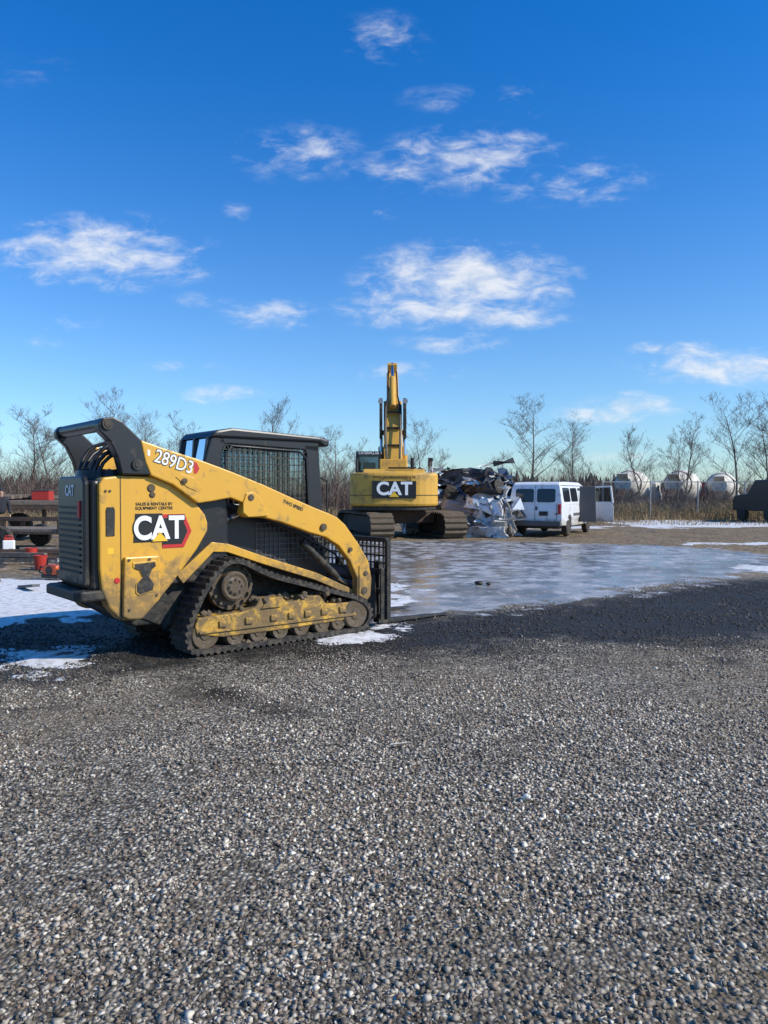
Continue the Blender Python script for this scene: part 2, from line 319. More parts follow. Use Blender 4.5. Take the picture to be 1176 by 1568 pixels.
box('seat_base',(.95,.95,1.2),(.5,.5,.3),'seat',L,.05);box('seat_back',(.72,.95,1.55),(.14,.46,.6),'seat',L,.05,(0,R(-8),0))
box('cab_floor',(1.1,.95,.95),(1.3,.75,.1),'blackdirty',L,.01)
cyl('work_light',(1.93,.66,2.22),(1.99,.66,2.2),.04,'greyplastic',L,14)
for y in(.6,1.3): tube('grab_handle_%d'%(y*10),[(1.86,y,1.2),(1.95,y,1.22),(1.95,y,1.75),(1.86,y,1.78)],.014,'blackdirty',L)
c0,c1=.10,1.55
bars('carriage_rails',[((2.52,c0,.12),(2.52,c1,.12)),((2.52,c0,.42),(2.52,c1,.42)),((2.52,c0,.66),(2.52,c1,.66)),((2.52,c0,1.04),(2.52,c1,1.04)),((2.52,c0,.1),(2.52,c0,1.04)),((2.52,c1,.1),(2.52,c1,1.04))],.028,'blackdirty',L)
bars('load_guard',[((2.52,y,.66),(2.52,y,1.04)) for y in np.linspace(c0,c1,17)]+[((2.52,c0,z),(2.52,c1,z)) for z in(.76,.85,.95)],.009,'blackdirty',L)
prism('coupler_plate',[(2.30,.22),(2.30,.60),(2.38,.68),(2.46,.66),(2.49,.1),(2.40,.08)],.28,1.5,'blackdirty',L,.012)
for k,y in enumerate((.3,1.18)):
    prism('fork_%d'%k,[(2.53,.78),(2.53,.02),(2.60,.012),(3.75,.012),(3.75,.022),(2.85,.055),(2.60,.06),(2.58,.10),(2.58,.78)],y,y+.12,'blackdirty',L,.004)
box('carriage_side_plate',(2.47,.12,.4),(.1,.03,.62),'blackdirty',L,.006)

# ------------------------------------------------------------------ excavator
E=empty('excavator',(.35,29.3,0),R(90))   # x forward (away from the viewer), y to the left
U=empty('undercarriage',(-.35,-.18,0),R(17));U.parent=E
EP=[(-2.1,.0),(-1,0),(1,0),(2.1,.0),(2.4,.12),(2.5,.45),(2.35,.8),(2.0,.93),(1,.95),(-1,.95),(-2.0,.93),(-2.35,.8),(-2.5,.45),(-2.4,.12)]
for nm,y in(('left',1.35),('right',-1.35)):
    track('crawler_'+nm,EP,y-.42,y+.42,U,n=200,thick=.04,lug=.06,period=4,m='steel')
    prism('crawler_frame_'+nm,[(-2.2,.3),(-2.2,.65),(-1.6,.8),(1.6,.8),(2.2,.65),(2.2,.3),(1.8,.18),(-1.8,.18)],y-.2,y+.2,'rust',U,.03)
    for x in(-2.05,2.05): lathe('idler_%s_%d'%(nm,x),(x,y-.25,.47),(x,y+.25,.47),[(0,.1),(.1,.2),(.1,.38),(.9,.38),(.9,.2),(1,.1)],'rust',U,20)
box('car_body',(0,0,.75),(2.2,2.2,.5),'rust',U,.08)
cyl('slew_ring',(0,0,.9),(0,0,1.15),.8,'rust',E,28)
CW=[]
for y in np.linspace(-1.55,1.55,15):
    CW.append((-2.75+.55*abs(y/1.55)**3.2,y))
CW=[(-1.3,-1.55)]+CW+[(-1.3,1.55)]
prism('counterweight',CW,1.14,2.32,'yellow_ex',E,.09,axis='z')
prism('counterweight_lower',[(x*.97,y*.95) for x,y in CW],1.0,1.13,'blackdirty',E,.03,axis='z')
prism('counterweight_line',[(x-.012,y*1.006) for x,y in CW],1.52,1.54,'blackdirty',E,0,axis='z')
prism('house',[(-1.4,-1.45),(-1.4,1.45),(1.6,1.45),(1.6,.55),(1.2,.55),(1.2,-.5),(1.9,-.5),(1.9,-1.45)],1.15,2.2,'yellow_ex',E,.04,axis='z')
prism('engine_cover',[(-2.2,2.28),(-1.9,2.46),(-.4,2.50),(-.3,2.2)],-1.1,1.1,'yellow_ex',E,.05)
for k in range(6): box('cover_slat_%d'%k,(-2.0+.2*k,-.3,2.51),(.06,1.0,.03),'blackdirty',E,.005)
cyl('exhaust_stack',(-.9,-.7,2.45),(-.9,-.7,2.9),.07,'blackdirty',E)
prism('badge_plate',[(-.76,1.42),(.76,1.42),(.76,2.02),(-.76,2.02)],-2.775,-2.6,'blackdecal',E,.004,axis='x')
text('badge_letters','CAT',(-2.785,0,1.74),.62,'white',E,(R(90),0,R(-90)),.02,.003,1.0)
prism('badge_triangle',[(-.17,1.47),(.17,1.47),(0,1.66)],-2.796,-2.7,'yellowdecal',E,0,axis='x')
text('website_decal','www.parcelcontracting.ca',(-2.765,0,2.16),.14,'blackdecal',E,(R(90),0,R(-90)),.003,.003)
prism('cab_shell_lower',[(.1,1.2),(.1,2.2),(1.95,2.2),(1.95,1.2)],.45,1.4,'black',E,.03)
prism('cab_roof',[(.05,3.05),(.12,3.2),(1.55,3.2),(1.78,3.05)],.43,1.42,'black',E,.04)
bars('cab_pillars',[((.12,.5,2.2),(.12,.5,3.1)),((.12,1.37,2.2),(.12,1.37,3.1)),((1.85,.5,2.2),(1.72,.5,3.1)),((1.85,1.37,2.2),(1.72,1.37,3.1)),((1.0,.5,2.2),(1.0,.5,3.1)),((1.0,1.37,2.2),(1.0,1.37,3.1)),((.12,.5,2.4),(.12,1.37,2.4))],.055,'black',E)
prism('cab_rear_glass',[(.52,2.25),(1.35,2.25),(1.35,3.05),(.52,3.05)],.12,.13,'glass',E,0,axis='x')
prism('cab_front_glass',[(.52,2.25),(1.35,2.25),(1.35,3.05),(.52,3.05)],1.78,1.79,'glass',E,0,axis='x')
box('operator_seat',(.8,.93,2.45),(.3,.5,.7),'seat',E,.06)
text('cab_letters','CATERPILLAR',(.03,.93,3.12),.13,'white',E,(R(90),0,R(-90)),.002,.003)
tube('handrail_right',[(-1.4,-1.4,2.2),(-1.4,-1.4,2.75),(-.2,-1.4,2.75),(-.2,-1.4,2.2)],.022,'galv',E)
tube('handrail_left',[(-1.9,1.3,2.3),(-1.9,1.3,2.8),(-.6,1.3,2.8),(-.6,1.3,2.3)],.022,'blackdirty',E)
tube('mirror_arm',[(1.6,-1.4,2.2),(1.7,-1.5,2.9)],.02,'blackdirty',E);box('mirror',(1.7,-1.52,2.85),(.05,.2,.35),'blackdirty',E,.01)
prism('boom_lower',[(.3,1.5),(.1,1.9),(.3,2.6),(1.15,4.6),(1.6,5.3),(2.3,4.85),(2.0,4.5),(1.2,2.4),(.7,1.6)],-.36,.36,'yellow_ex',E,.03)
prism('boom_upper',[(1.59,5.29),(3.1,6.62),(3.4,6.70),(3.55,6.45),(2.31,4.86)],-.24,.24,'yellow_ex',E,.03)
prism('boom_foot_bracket',[(-.1,2.2),(.0,2.9),(.5,2.9),(.6,2.2)],-.52,.52,'yellow_ex',E,.03)
for nm,y in(('left',.46),('right',-.46)):
    cyl('boom_cylinder_'+nm,(1.2,y,1.7),(1.15,y,3.1),.12,'yellow_ex',E)
    cyl('boom_rod_'+nm,(1.15,y,3.1),(1.3,y,4.0),.06,'chrome',E)
    prism('boom_side_bracket_'+nm,[(.95,3.75),(.90,4.9),(1.1,5.35),(1.45,5.35),(1.5,4.6),(1.35,3.75)],y*1.02-.06,y*1.02+.06,'blackdirty',E,.02)
    cyl('work_lamp_'+nm,(.86,y*1.05,5.2),(1.0,y*1.05,5.2),.10,'galv',E,16)
    for j in(.15,.22): tube('boom_hose_%s_%d'%(nm,j*100),[(.05,y*.4+math.copysign(j*.3,y),2.3),(.3,y*.4+math.copysign(j*.4,y),3.2),(.75,y*.4+math.copysign(j*.6,y),4.2),(1.1,y*.4+math.copysign(j*.5,y),5.0),(1.5,y*.4,5.5),(2.3,y*.4,6.15),(3.0,y*.35,6.7)],.028,'black',E)
for z in(3.4,4.1,4.75): box('hose_clamp_%.1f'%z,(.62+(z-3.4)*.38,0,z+.06),(.1,.66,.07),'blackdirty',E,.01)
cyl('boom_pin',(1.33,-.52,4.0),(1.33,.52,4.0),.1,'blackdirty',E)
cyl('stick_cylinder',(1.15,0,5.0),(2.3,0,6.3),.13,'yellow_ex',E);cyl('stick_rod',(2.3,0,6.3),(3.3,0,7.05),.06,'chrome',E)
prism('stick',[(3.1,7.0),(3.4,7.12),(3.8,6.6),(5.1,3.6),(4.85,3.5),(3.3,6.3)],-.2,.2,'yellow_ex',E,.02)
prism('bucket',[(4.5,3.6),(5.3,3.7),(5.7,3.0),(5.5,2.3),(4.9,2.1),(4.3,2.5),(4.7,2.9)],-.6,.6,'rust',E,.03)
cyl('bucket_cylinder',(4.0,0,6.4),(5.2,0,4.4),.09,'yellow_ex',E)

# ------------------------------------------------------------------ van
Vn=empty('passenger_van',(5.52,28.15,0),R(63))
def vanbody():
    P=[(0.02,.50),(0,.95),(.04,1.2),(.10,1.75),(.15,1.93),(.26,2.0),(1.2,2.03),(3.3,2.02),(3.75,1.93),(4.35,1.33),(5.15,1.16),(5.38,1.05),(5.45,.85),(5.45,.5),(5.35,.38)]
    for a in np.linspace(0,math.pi,9): P.append((4.5+.42*math.cos(a),.38+.42*math.sin(a)))
    P+=[(3.9,.36),(1.7,.36)]
    for a in np.linspace(0,math.pi,9): P.append((1.2+.42*math.cos(a),.38+.42*math.sin(a)))
    P+=[(.7,.40),(.1,.42)]
    n=len(P);bm=bmesh.new()
    a=[bm.verts.new((x,-1.0,z)) for x,z in P];b_=[bm.verts.new((x,1.0,z)) for x,z in P]
    bm.faces.new(a);bm.faces.new(b_[::-1])
    for i in range(n): bm.faces.new([a[i],a[(i+1)%n],b_[(i+1)%n],b_[i]])
    for zc in(.62,1.18,1.86):
        bmesh.ops.bisect_plane(bm,geom=bm.verts[:]+bm.edges[:]+bm.faces[:],plane_co=(0,0,zc),plane_no=(0,0,1))
    for v in bm.verts:
        z=v.co.z
        if z>1.18: v.co.y*=1-.11*(z-1.18)/.7
        if z>1.87: v.co.y*=.965
        if z<.62: v.co.y*=.975
        if v.co.x>4.9: v.co.y*=1-.07*(v.co.x-4.9)/.5
    bmesh.ops.recalc_face_normals(bm,faces=bm.faces)
    me=bpy.data.meshes.new('body');bm.to_mesh(me);bm.free();me.materials.append(M['vanwhite'])
    o=bpy.data.objects.new('body',me);COL.objects.link(o);o.parent=Vn
    md=o.modifiers.new('b','BEVEL');md.width=.035;md.segments=3;md.limit_method='ANGLE';md.angle_limit=R(24)
    return o
vanbody()
def ys(z): return -(1-.11*max(0,z-1.18)/.7)
def xr(z): return .04+.06*(z-1.2)/.55
def pane(nm,a0,a1,z0,z1,f,m,dx):
    c=.05;V=[f(a,z) for a,z in((a0+c,z0),(a1-c,z0),(a1,z0+c),(a1,z1-c),(a1-c,z1),(a0+c,z1),(a0,z1-c),(a0,z0+c))]
    V+=[(v[0]+dx[0],v[1]+dx[1],v[2]) for v in V]
    obj(nm,V,[list(range(8)),list(range(15,7,-1))]+[[i,(i+1)%8,8+(i+1)%8,8+i] for i in range(8)],m,Vn)
def sidepane(nm,x0,x1,z0,z1,m='darkglass',s=1,off=.008): pane(nm,x0,x1,z0,z1,lambda x,z:(x,(ys(z)-off)*s,z),m,(0,.03*s))
def rearpane(nm,y0,y1,z0,z1,m='darkglass',off=.012): pane(nm,y0,y1,z0,z1,lambda y,z:(xr(z)-off,y,z),m,(.03,0))
for s,nm in((1,'right'),(-1,'left')):
    sidepane('side_window_rear_'+nm,.35,1.35,1.28,1.80,s=s)
    sidepane('side_window_mid_'+nm,1.5,2.55,1.28,1.80,s=s)
    if s==-1: sidepane('side_window_front_'+nm,2.75,3.7,1.26,1.78,s=s)
    else: sidepane('painted_door_opening_'+nm,2.72,3.85,.5,1.80,m='blackdecal',s=s)  # black pane painted as the unlit cabin behind the open door
    bars('roof_gutter_'+nm,[((.2,s*-.885,1.885),(3.6,s*-.885,1.885))],.012,'greyplastic',Vn)
    sidepane('body_moulding_'+nm,1.72,3.9,.74,.85,m='greyplastic',s=s)
rearpane('rear_window_left',.06,.74,1.27,1.76);rearpane('rear_window_right',-.74,-.06,1.27,1.76)
bars('rear_door_seam',[((-.004,0,.55),(-.004,0,1.2)),((-.004,.0,1.2),(.09,0,1.9)),((-.003,-.8,.58),(-.003,-.8,1.2)),((-.003,.8,.58),(-.003,.8,1.2))],.006,'greyplastic',Vn)
for s in(-1,1):
    box('tail_light_%s'%('l' if s>0 else 'r'),(.015,s*.90,1.02),(.05,.12,.36),'red',Vn,.012)
    box('hinge_%s'%('l' if s>0 else 'r'),(-.005,s*.8,.85),(.03,.1,.05),'greyplastic',Vn,.005)
box('rear_bumper',(-.07,0,.50),(.16,1.96,.19),'greyplastic',Vn,.03)
box('license_plate',(-.015,-.32,.86),(.02,.32,.16),'blackdecal',Vn,.005);box('door_handle',(-.02,-.06,1.05),(.04,.05,.14),'blackdecal',Vn,.01)
for x in(1.2,4.5):
    for s in(-1,1): wheel('wheel_%d_%s'%(x,'l' if s>0 else 'r'),(x,s*.86,.355),.355,.22,Vn)
box('underbody',(2.7,0,.42),(4.8,1.6,.25),'blackdecal',Vn,.02)
obj('windshield',[(3.80,-.8,1.90),(3.80,.8,1.90),(4.33,.88,1.38),(4.33,-.88,1.38)],[[0,1,2,3]],'darkglass',Vn)
D=empty('front_door_open',(3.92,-1.0,0),R(82));D.parent=Vn
prism('door_panel',[(0,.48),(0,1.25),(-1.0,1.25),(-1.12,1.1),(-1.12,.48)],-.06,0,'greyplastic',D,.02)
bars('door_frame',[((-.02,-.03,1.25),(-.35,-.03,1.85)),((-.35,-.03,1.85),(-1.0,-.03,1.87)),((-1.0,-.03,1.87),(-1.08,-.03,1.2))],.03,'vanwhite',D)
prism('door_glass',[(-.06,1.25),(-.37,1.83),(-.98,1.84),(-1.04,1.25)],-.034,-.028,'glass',D,0)
prism('door_skin',[(0,.47),(0,1.26),(-1.0,1.26),(-1.13,1.1),(-1.13,.47)],.002,.02,'vanwhite',D,.005)
D2=empty('cargo_door_open',(2.75,-1.0,0),R(105));D2.parent=Vn
prism('cargo_door_panel',[(0,.48),(0,1.86),(-.6,1.86),(-.65,.48)],-.05,0,'greyplastic',D2,.02)

# ------------------------------------------------------------------ crushed cars and scrap
def scrapmat(nm,col,blk=.54):
    m,nt,b=newmat(nm);tc=nn(nt,'ShaderNodeTexCoord').outputs['Object']
    n=noise_(nt,tc,2.2,5,.7,1.2);n2=noise_(nt,tc,5.5,5,.7)
    c=mix(nt,sstep(nt,n,blk,blk+.04),col,(.02,.02,.021));c=mix(nt,sstep(nt,n2,.60,.68),c,(.15,.08,.04))
    nt.links.new(c,b.inputs['Base Color']);b.inputs['Roughness'].default_value=.4;b.inputs['Metallic'].default_value=.2
    return m
SM={'w':scrapmat('crushed_white',(.80,.81,.82),.62),'b':scrapmat('crushed_blue',(.07,.11,.18)),'g':scrapmat('crushed_grey',(.48,.49,.50),.58),'k':scrapmat('crushed_black',(.035,.035,.04)),'r':scrapmat('crushed_red',(.3,.03,.02))}
def crushed(loc,size,rot,key,seed,name='crushed_car'):
    rs=random.Random(seed);Lx,Wy,H=size
    e=empty(name,loc,rot=rot)
    bm=bmesh.new();bmesh.ops.create_cube(bm,size=1)
    bmesh.ops.subdivide_edges(bm,edges=bm.edges[:],cuts=9,use_grid_fill=True)
    for v in bm.verts:
        x,y,z=v.co.x*2,v.co.y*2,v.co.z+.5
        prof=.45+.55*max(0,1-abs(x*1.35)**2.5)
        p=Vector((x*Lx/2,y*Wy/2*(1-.15*z),z*H*prof))
        d=mn.noise_vector(p*1.3+Vector((seed*7.1,0,0)))*.22+mn.noise_vector(p*4+Vector((seed,3,0)))*.09
        d.z*=.6;v.co=p+d
    me=bpy.data.meshes.new('crumpled_body');bm.to_mesh(me);bm.free();me.materials.append(SM[key])
    o=bpy.data.objects.new('crumpled_body',me);COL.objects.link(o);o.parent=e
    for mk,cnt in((key,16),(rs.choice('kg'),11),(rs.choice('wwb'),12)):
        V=[];F=[]
        for i in range(cnt):
            c=Vector((rs.uniform(-.5,.5)*Lx,rs.choice((-1,-1,1))*rs.uniform(.3,.55)*Wy,rs.uniform(.1,1.2)*H))
            q=Matrix.Rotation(rs.uniform(0,6.28),3,'Z')@Matrix.Rotation(rs.uniform(-1.4,1.4),3,'X')
            a,b2=rs.uniform(.15,.9),rs.uniform(.04,.3);k=len(V)
            for u in(-1,0,1):
                for w in(-1,1): V.append(c+q@Vector((u*a/2+rs.uniform(-.05,.05),w*b2/2*rs.uniform(.5,1.2),rs.uniform(-.12,.12))))
            F+=[[k,k+1,k+3,k+2],[k+2,k+3,k+5,k+4]]
        o=obj('torn_panels_'+mk,V,F,SM[mk],e)
        md=o.modifiers.new('s','SOLIDIFY');md.thickness=.012
    bars('bent_rods',[(Vector((rs.uniform(-.5,.5)*Lx,rs.uniform(-.5,.5)*Wy,rs.uniform(0,H))),Vector((rs.uniform(-.55,.55)*Lx,rs.uniform(-.55,.55)*Wy,rs.uniform(.2,1.25)*H))) for _ in range(9)],.022,'rust',e)
    for s in(-1,1):
        lathe('wheel_%d'%s,(s*Lx*.33,-Wy*.46,H*.28),(s*Lx*.33,-Wy*.56,H*.3),[(0,.15),(.2,.27),(.8,.28),(1,.18)],'rubber',e,18)
    return e
crushed((2.9,30.9,0),(4.2,1.7,.8),(0,0,R(5)),'g',1)
crushed((4.2,29.4,0),(3.4,1.6,.8),(0,0,R(70)),'g',2)
crushed((3.0,30.8,.72),(4.0,1.7,.68),(R(3),0,R(-6)),'w',3)
crushed((3.7,31.0,1.35),(3.9,1.7,.64),(0,R(4),R(10)),'b',4)
crushed((3.1,31.0,1.92),(3.5,1.6,.64),(0,R(-5),R(-4)),'k',5)
crushed((4.2,29.3,.7),(2.6,1.5,.85),(R(10),R(12),R(60)),'w',6)
crushed((4.35,29.7,1.35),(2.4,1.4,.65),(R(-8),R(18),R(40)),'k',9)
S=empty('scrap_sheet_metal',(4.25,28.2,0))
for k in range(32):
    x=rng.uniform(-1.1,.6);zz=rng.uniform(.05,1.3)
    V=[(x,-.1+rng.uniform(-.2,.3),zz),(x+rng.uniform(.2,.6),rng.uniform(-.2,.2),zz+rng.uniform(-.3,.1)),(x+rng.uniform(.2,.5),rng.uniform(-.1,.4),zz+rng.uniform(-.1,.5)),(x+rng.uniform(0,.2),.2,zz+rng.uniform(.1,.4))]
    o=obj('sheet_%d'%k,V,[[0,1,2,3]],SM[random.choice('wwwgk')],S);o.modifiers.new('s','SOLIDIFY').thickness=.015
def bentpanel(nm,c,a,b2,rot,m):
    V=[];F=[]
    for i in range(6):
        for j in range(4):
            u,w_=i/5-.5,j/3-.5;V.append((u*a+.03*math.sin(7*w_),.10*math.cos(u*3)+.06*math.sin(9*u+4*w_),w_*b2*(1-.25*u)))
    for i in range(5):
        for j in range(3):k=i*4+j;F.append([k,k+1,k+5,k+4])
    o=obj(nm,V,F,m,S,smooth=True);o.location=c;o.rotation_euler=rot;o.modifiers.new('s','SOLIDIFY').thickness=.02
bentpanel('white_fender',(-.1,-.3,.75),.45,1.35,(R(-15),R(-14),R(10)),'vanwhite')
bentpanel('white_pillar',(.28,-.25,.78),.24,1.35,(R(-10),R(-18),0),'vanwhite')
bentpanel('white_door',(.3,.1,1.05),.9,.6,(R(-20),R(25),R(20)),'vanwhite')
bentpanel('white_bonnet',(-1.35,1.5,1.15),1.3,.6,(R(-35),R(8),R(-8)),'vanwhite')
bentpanel('white_roof',(-1.9,1.7,1.35),1.5,.35,(R(-30),R(-6),R(4)),'vanwhite')
bentpanel('grey_panel',(-1.0,.9,.5),1.0,.5,(R(-25),R(-12),R(14)),SM['g'])

# ------------------------------------------------------------------ trailers, clutter on the left
T=empty('flatbed_trailer',(-14.6,26.5,0),R(4))
box('deck',(0,0,1.28),(7.6,2.4,.14),'wood',T,.01)
for y in(-1.15,1.15): box('side_rail_%d'%(y*10),(0,y,1.13),(7.6,.08,.16),'rust',T,.01)
for x in np.arange(-3.5,3.6,.9): box('cross_member_%.1f'%x,(x,0,1.1),(.08,2.2,.12),'rust',T,.01)
for x in(.6,1.6):
    for y in(-.95,.95): wheel('wheel_%.1f_%.1f'%(x,y),(x,y,.45),.45,.26,T,'rust')
box('axle_beam',(1.1,0,.6),(2,.5,.3),'rust',T,.02);box('landing_leg',(3.1,-.8,.6),(.12,.12,1.1),'rust',T,.01);box('landing_leg_2',(3.1,.8,.6),(.12,.12,1.1),'rust',T,.01)
for k in range(7): box('timber_%d'%k,(-1.2+k*.45,-.6+.22*k,1.42+.05*(k%3)),(2.6+.2*(k%4),.2,.12),'wood',T,.01,(0,R(1.5*(k%3-1)),R(4*k-12)))
box('tool_crate',(2.7,.2,1.52),(.6,.5,.34),'redpaint',T,.02);box('tool_crate_lid',(2.7,.2,1.70),(.64,.54,.03),'greyplastic',T,.01)
T2=empty('utility_trailer',(-10.6,22.5,0),R(-6))
box('deck',(0,0,.55),(3.2,1.7,.08),'wood',T2,.01)
bars('frame',[((-1.6,-.85,.48),(1.6,-.85,.48)),((-1.6,.85,.48),(1.6,.85,.48)),((1.6,.85,.48),(2.9,0,.45)),((1.6,-.85,.48),(2.9,0,.45)),((-1.6,-.85,.85),(1.6,-.85,.85)),((-1.6,.85,.85),(1.6,.85,.85)),((1.6,-.85,.48),(1.6,-.85,.85)),((-1.6,-.85,.48),(-1.6,-.85,.85)),((1.6,.85,.48),(1.6,.85,.85)),((0,-.85,.48),(0,-.85,.85))],.03,'rust',T2)
for y in(-1,1): wheel('wheel_%d'%y,(0,y,.33),.33,.2,T2,'galv')
cyl('tongue_jack',(2.6,.08,.05),(2.6,.08,1.0),.035,'rust',T2);cyl('jack_foot',(2.6,.08,.0),(2.6,.08,.05),.1,'rust',T2);box('hitch_coupler',(3.0,0,.47),(.3,.1,.1),'rust',T2,.02)
tube('jack_handle',[(2.6,.08,1.0),(2.6,.25,1.0),(2.6,.25,1.1)],.015,'rust',T2)
for k in range(4):
    B=empty('steel_beam',(-8.9+.55*k,17.6+.9*k,.08),R(-12+11*k))
    bars('beam',[((-1.3,0,0),(1.3,0,0)),((-1.3,0,.12),(1.3,0,.12))],.05,'rust' if k%2 else 'wood',B);box('web',(0,0,.06),(2.6,.015,.1),'rust',B,0)
W=empty('scattered_scrap',(-8.6,17.5,0))
rs=random.Random(31)
for k in range(46):
    x,y=rs.gauss(0,1.5),rs.gauss(0,2.2);l=rs.uniform(.15,1.1)
    box('piece_%d'%k,(x,y,rs.uniform(.02,.09)),(l,rs.uniform(.03,.14),rs.uniform(.02,.07)),rs.choice(('wood','rust','blackdirty','wood','greyplastic')),W,.004,(rs.uniform(-.1,.1),rs.uniform(-.12,.12),rs.uniform(0,3.1)))
for k,(x,y,mm) in enumerate(((1.4,-1.4,'redpaint'),(.2,.8,'redpaint'),(-1.3,-.6,'white'))):
    lathe('pail_%d'%k,(x,y,0),(x,y,.3),[(0,.11),(1,.14),(1,.125),(.15,.1)],mm,W,18)
TY=empty('discarded_tyre',(-7.6,19.8,.11));lathe('tyre',(0,0,-.1),(0,0,.1),[(0,.2),(0,.29),(.15,.33),(.85,.33),(1,.29),(1,.2),(.5,.17),(0,.2)],'rubber',TY,26)
C=empty('chainsaw',(-6.15,14.3,0),R(-25))
box('engine_housing',(0,0,.17),(.36,.22,.2),'orange',C,.04);box('base',(0,0,.06),(.4,.24,.07),'blackdecal',C,.02)
tube('top_handle',[(-.12,-.05,.26),(-.1,-.05,.38),(.12,-.05,.38),(.14,-.05,.24)],.017,'blackdecal',C)
tube('rear_handle',[(-.16,0,.2),(-.34,0,.22),(-.38,0,.12),(-.18,0,.07)],.017,'blackdecal',C)
prism('guide_bar',[(.18,.10),(.18,.2),(.62,.18),(.66,.15),(.62,.12)],-.1,-.09,'steel',C,0);cyl('starter_cover',(0,-.12,.17),(0,-.1,.17),.08,'blackdecal',C)
C=empty('fuel_can',(-10.25,21,0),R(20))
box('can_body',(0,0,.16),(.3,.2,.32),'white',C,.03);box('can_top',(0,0,.35),(.26,.17,.08),'redpaint',C,.03);tube('can_handle',[(-.08,0,.38),(-.08,0,.44),(.08,0,.44),(.08,0,.38)],.015,'redpaint',C);cyl('spout',(.12,0,.36),(.2,0,.5),.02,'blackdecal',C)
P_=empty('wooden_pallet',(-2.2,27.5,0),R(15))
for k in range(4):
    for j in range(6): box('slat_%d_%d'%(k,j),(-.5+j*.2,0,.12+.15*k),(.12,1.0,.025),'wood',P_,0)
    for j in range(3): box('runner_%d_%d'%(k,j),(0,-.45+.45*j,.055+.15*k),(1.15,.09,.09),'wood',P_,0)

# ------------------------------------------------------------------ person at the left edge
def person(loc,rz):
    e=empty('person',loc,rz)
    def skinfig(name,verts,edges,rad,m,root=0,sub=2):
        me=bpy.data.meshes.new(name);me.from_pydata(verts,edges,[]);o=bpy.data.objects.new(name,me);COL.objects.link(o);o.parent=e
        me.materials.append(M[m]);o.modifiers.new('skin','SKIN')
        for i,s in enumerate(me.skin_vertices[0].data):
            s.radius=rad[i] if isinstance(rad[i],tuple) else (rad[i],rad[i]);s.use_root=(i==root)
        d=o.modifiers.new('sub','SUBSURF');d.levels=d.render_levels=sub
        for p in me.polygons:p.use_smooth=True
        return o
    skinfig('jacket',[(0,0,.92),(0,0,1.15),(0,0,1.38),(0,0,1.47),(.17,0,1.42),(.24,.0,1.18),(.25,-.08,.95),(-.17,0,1.42),(-.24,.02,1.18),(-.25,-.05,.95)],[(0,1),(1,2),(2,3),(2,4),(4,5),(5,6),(2,7),(7,8),(8,9)],[(.17,.13),(.16,.125),(.18,.13),(.08,.08),.075,.06,.05,.075,.06,.05],'jacket')
    skinfig('trousers',[(0,0,.93),(.1,0,.85),(.11,-.02,.5),(.12,.02,.12),(-.1,0,.85),(-.12,.02,.5),(-.14,.05,.12)],[(0,1),(1,2),(2,3),(0,4),(4,5),(5,6)],[(.15,.12),.1,.075,.06,.1,.075,.06],'trousers')
    for s,y in((.12,.02),(-.14,.05)): skinfig('boot_%d'%(s*100),[(s,y,.12),(s,y,.05),(s,y-.16,.04)],[(0,1),(1,2)],[.06,.05,.045],'boots',1)
    skinfig('head',[(0,0,1.44),(0,-.01,1.55),(0,-.015,1.63),(0,-.005,1.70)],[(0,1),(1,2),(2,3)],[.055,(.07,.075),(.08,.095),(.06,.075)],'skin')
    skinfig('nose',[(0,-.09,1.63),(0,-.115,1.605)],[(0,1)],[.012,.014],'skin',0,1)
    for s in(-1,1):
        skinfig('ear_%d'%s,[(s*.082,0,1.63),(s*.088,.01,1.60)],[(0,1)],[.018,.014],'skin',0,1)
        lathe('eye_%d'%s,(s*.03,-.098,1.635),(s*.03,-.09,1.635),[(0,.006),(1,.010)],'blackdecal',e,10)
    skinfig('mouth',[(-.022,-.093,1.572),(.022,-.093,1.572)],[(0,1)],[.005,.005],'redpaint',0,1)
    lathe('knit_hat',(0,0,1.66),(0,0.01,1.78),[(0,.098),(.3,.1),(.7,.085),(.95,.04),(1,.01)],'jacket',e)
    for sx,hx,hy in((1,.25,-.1),(-1,-.25,-.07)):
        V=[(hx,hy,.93),(hx,hy-.005,.87)];Ed=[(0,1)];Rr=[.028,.034]
        for j in range(4):
            yy_=hy-.032+.021*j;ln=(.058,.068,.063,.048)[j];k=len(V)
            V+=[(hx,yy_,.835),(hx-sx*.008,yy_,.835-ln*.55),(hx-sx*.02,yy_,.835-ln)];Ed+=[(1,k),(k,k+1),(k+1,k+2)];Rr+=[.010,.009,.008]
        k=len(V);V+=[(hx-sx*.012,hy-.05,.885),(hx-sx*.018,hy-.062,.85)];Ed+=[(0,k),(k,k+1)];Rr+=[.013,.010]
        skinfig('hand_%d'%sx,V,Ed,Rr,'skin',0,1)
person((-12.12,24.35,0),R(30))

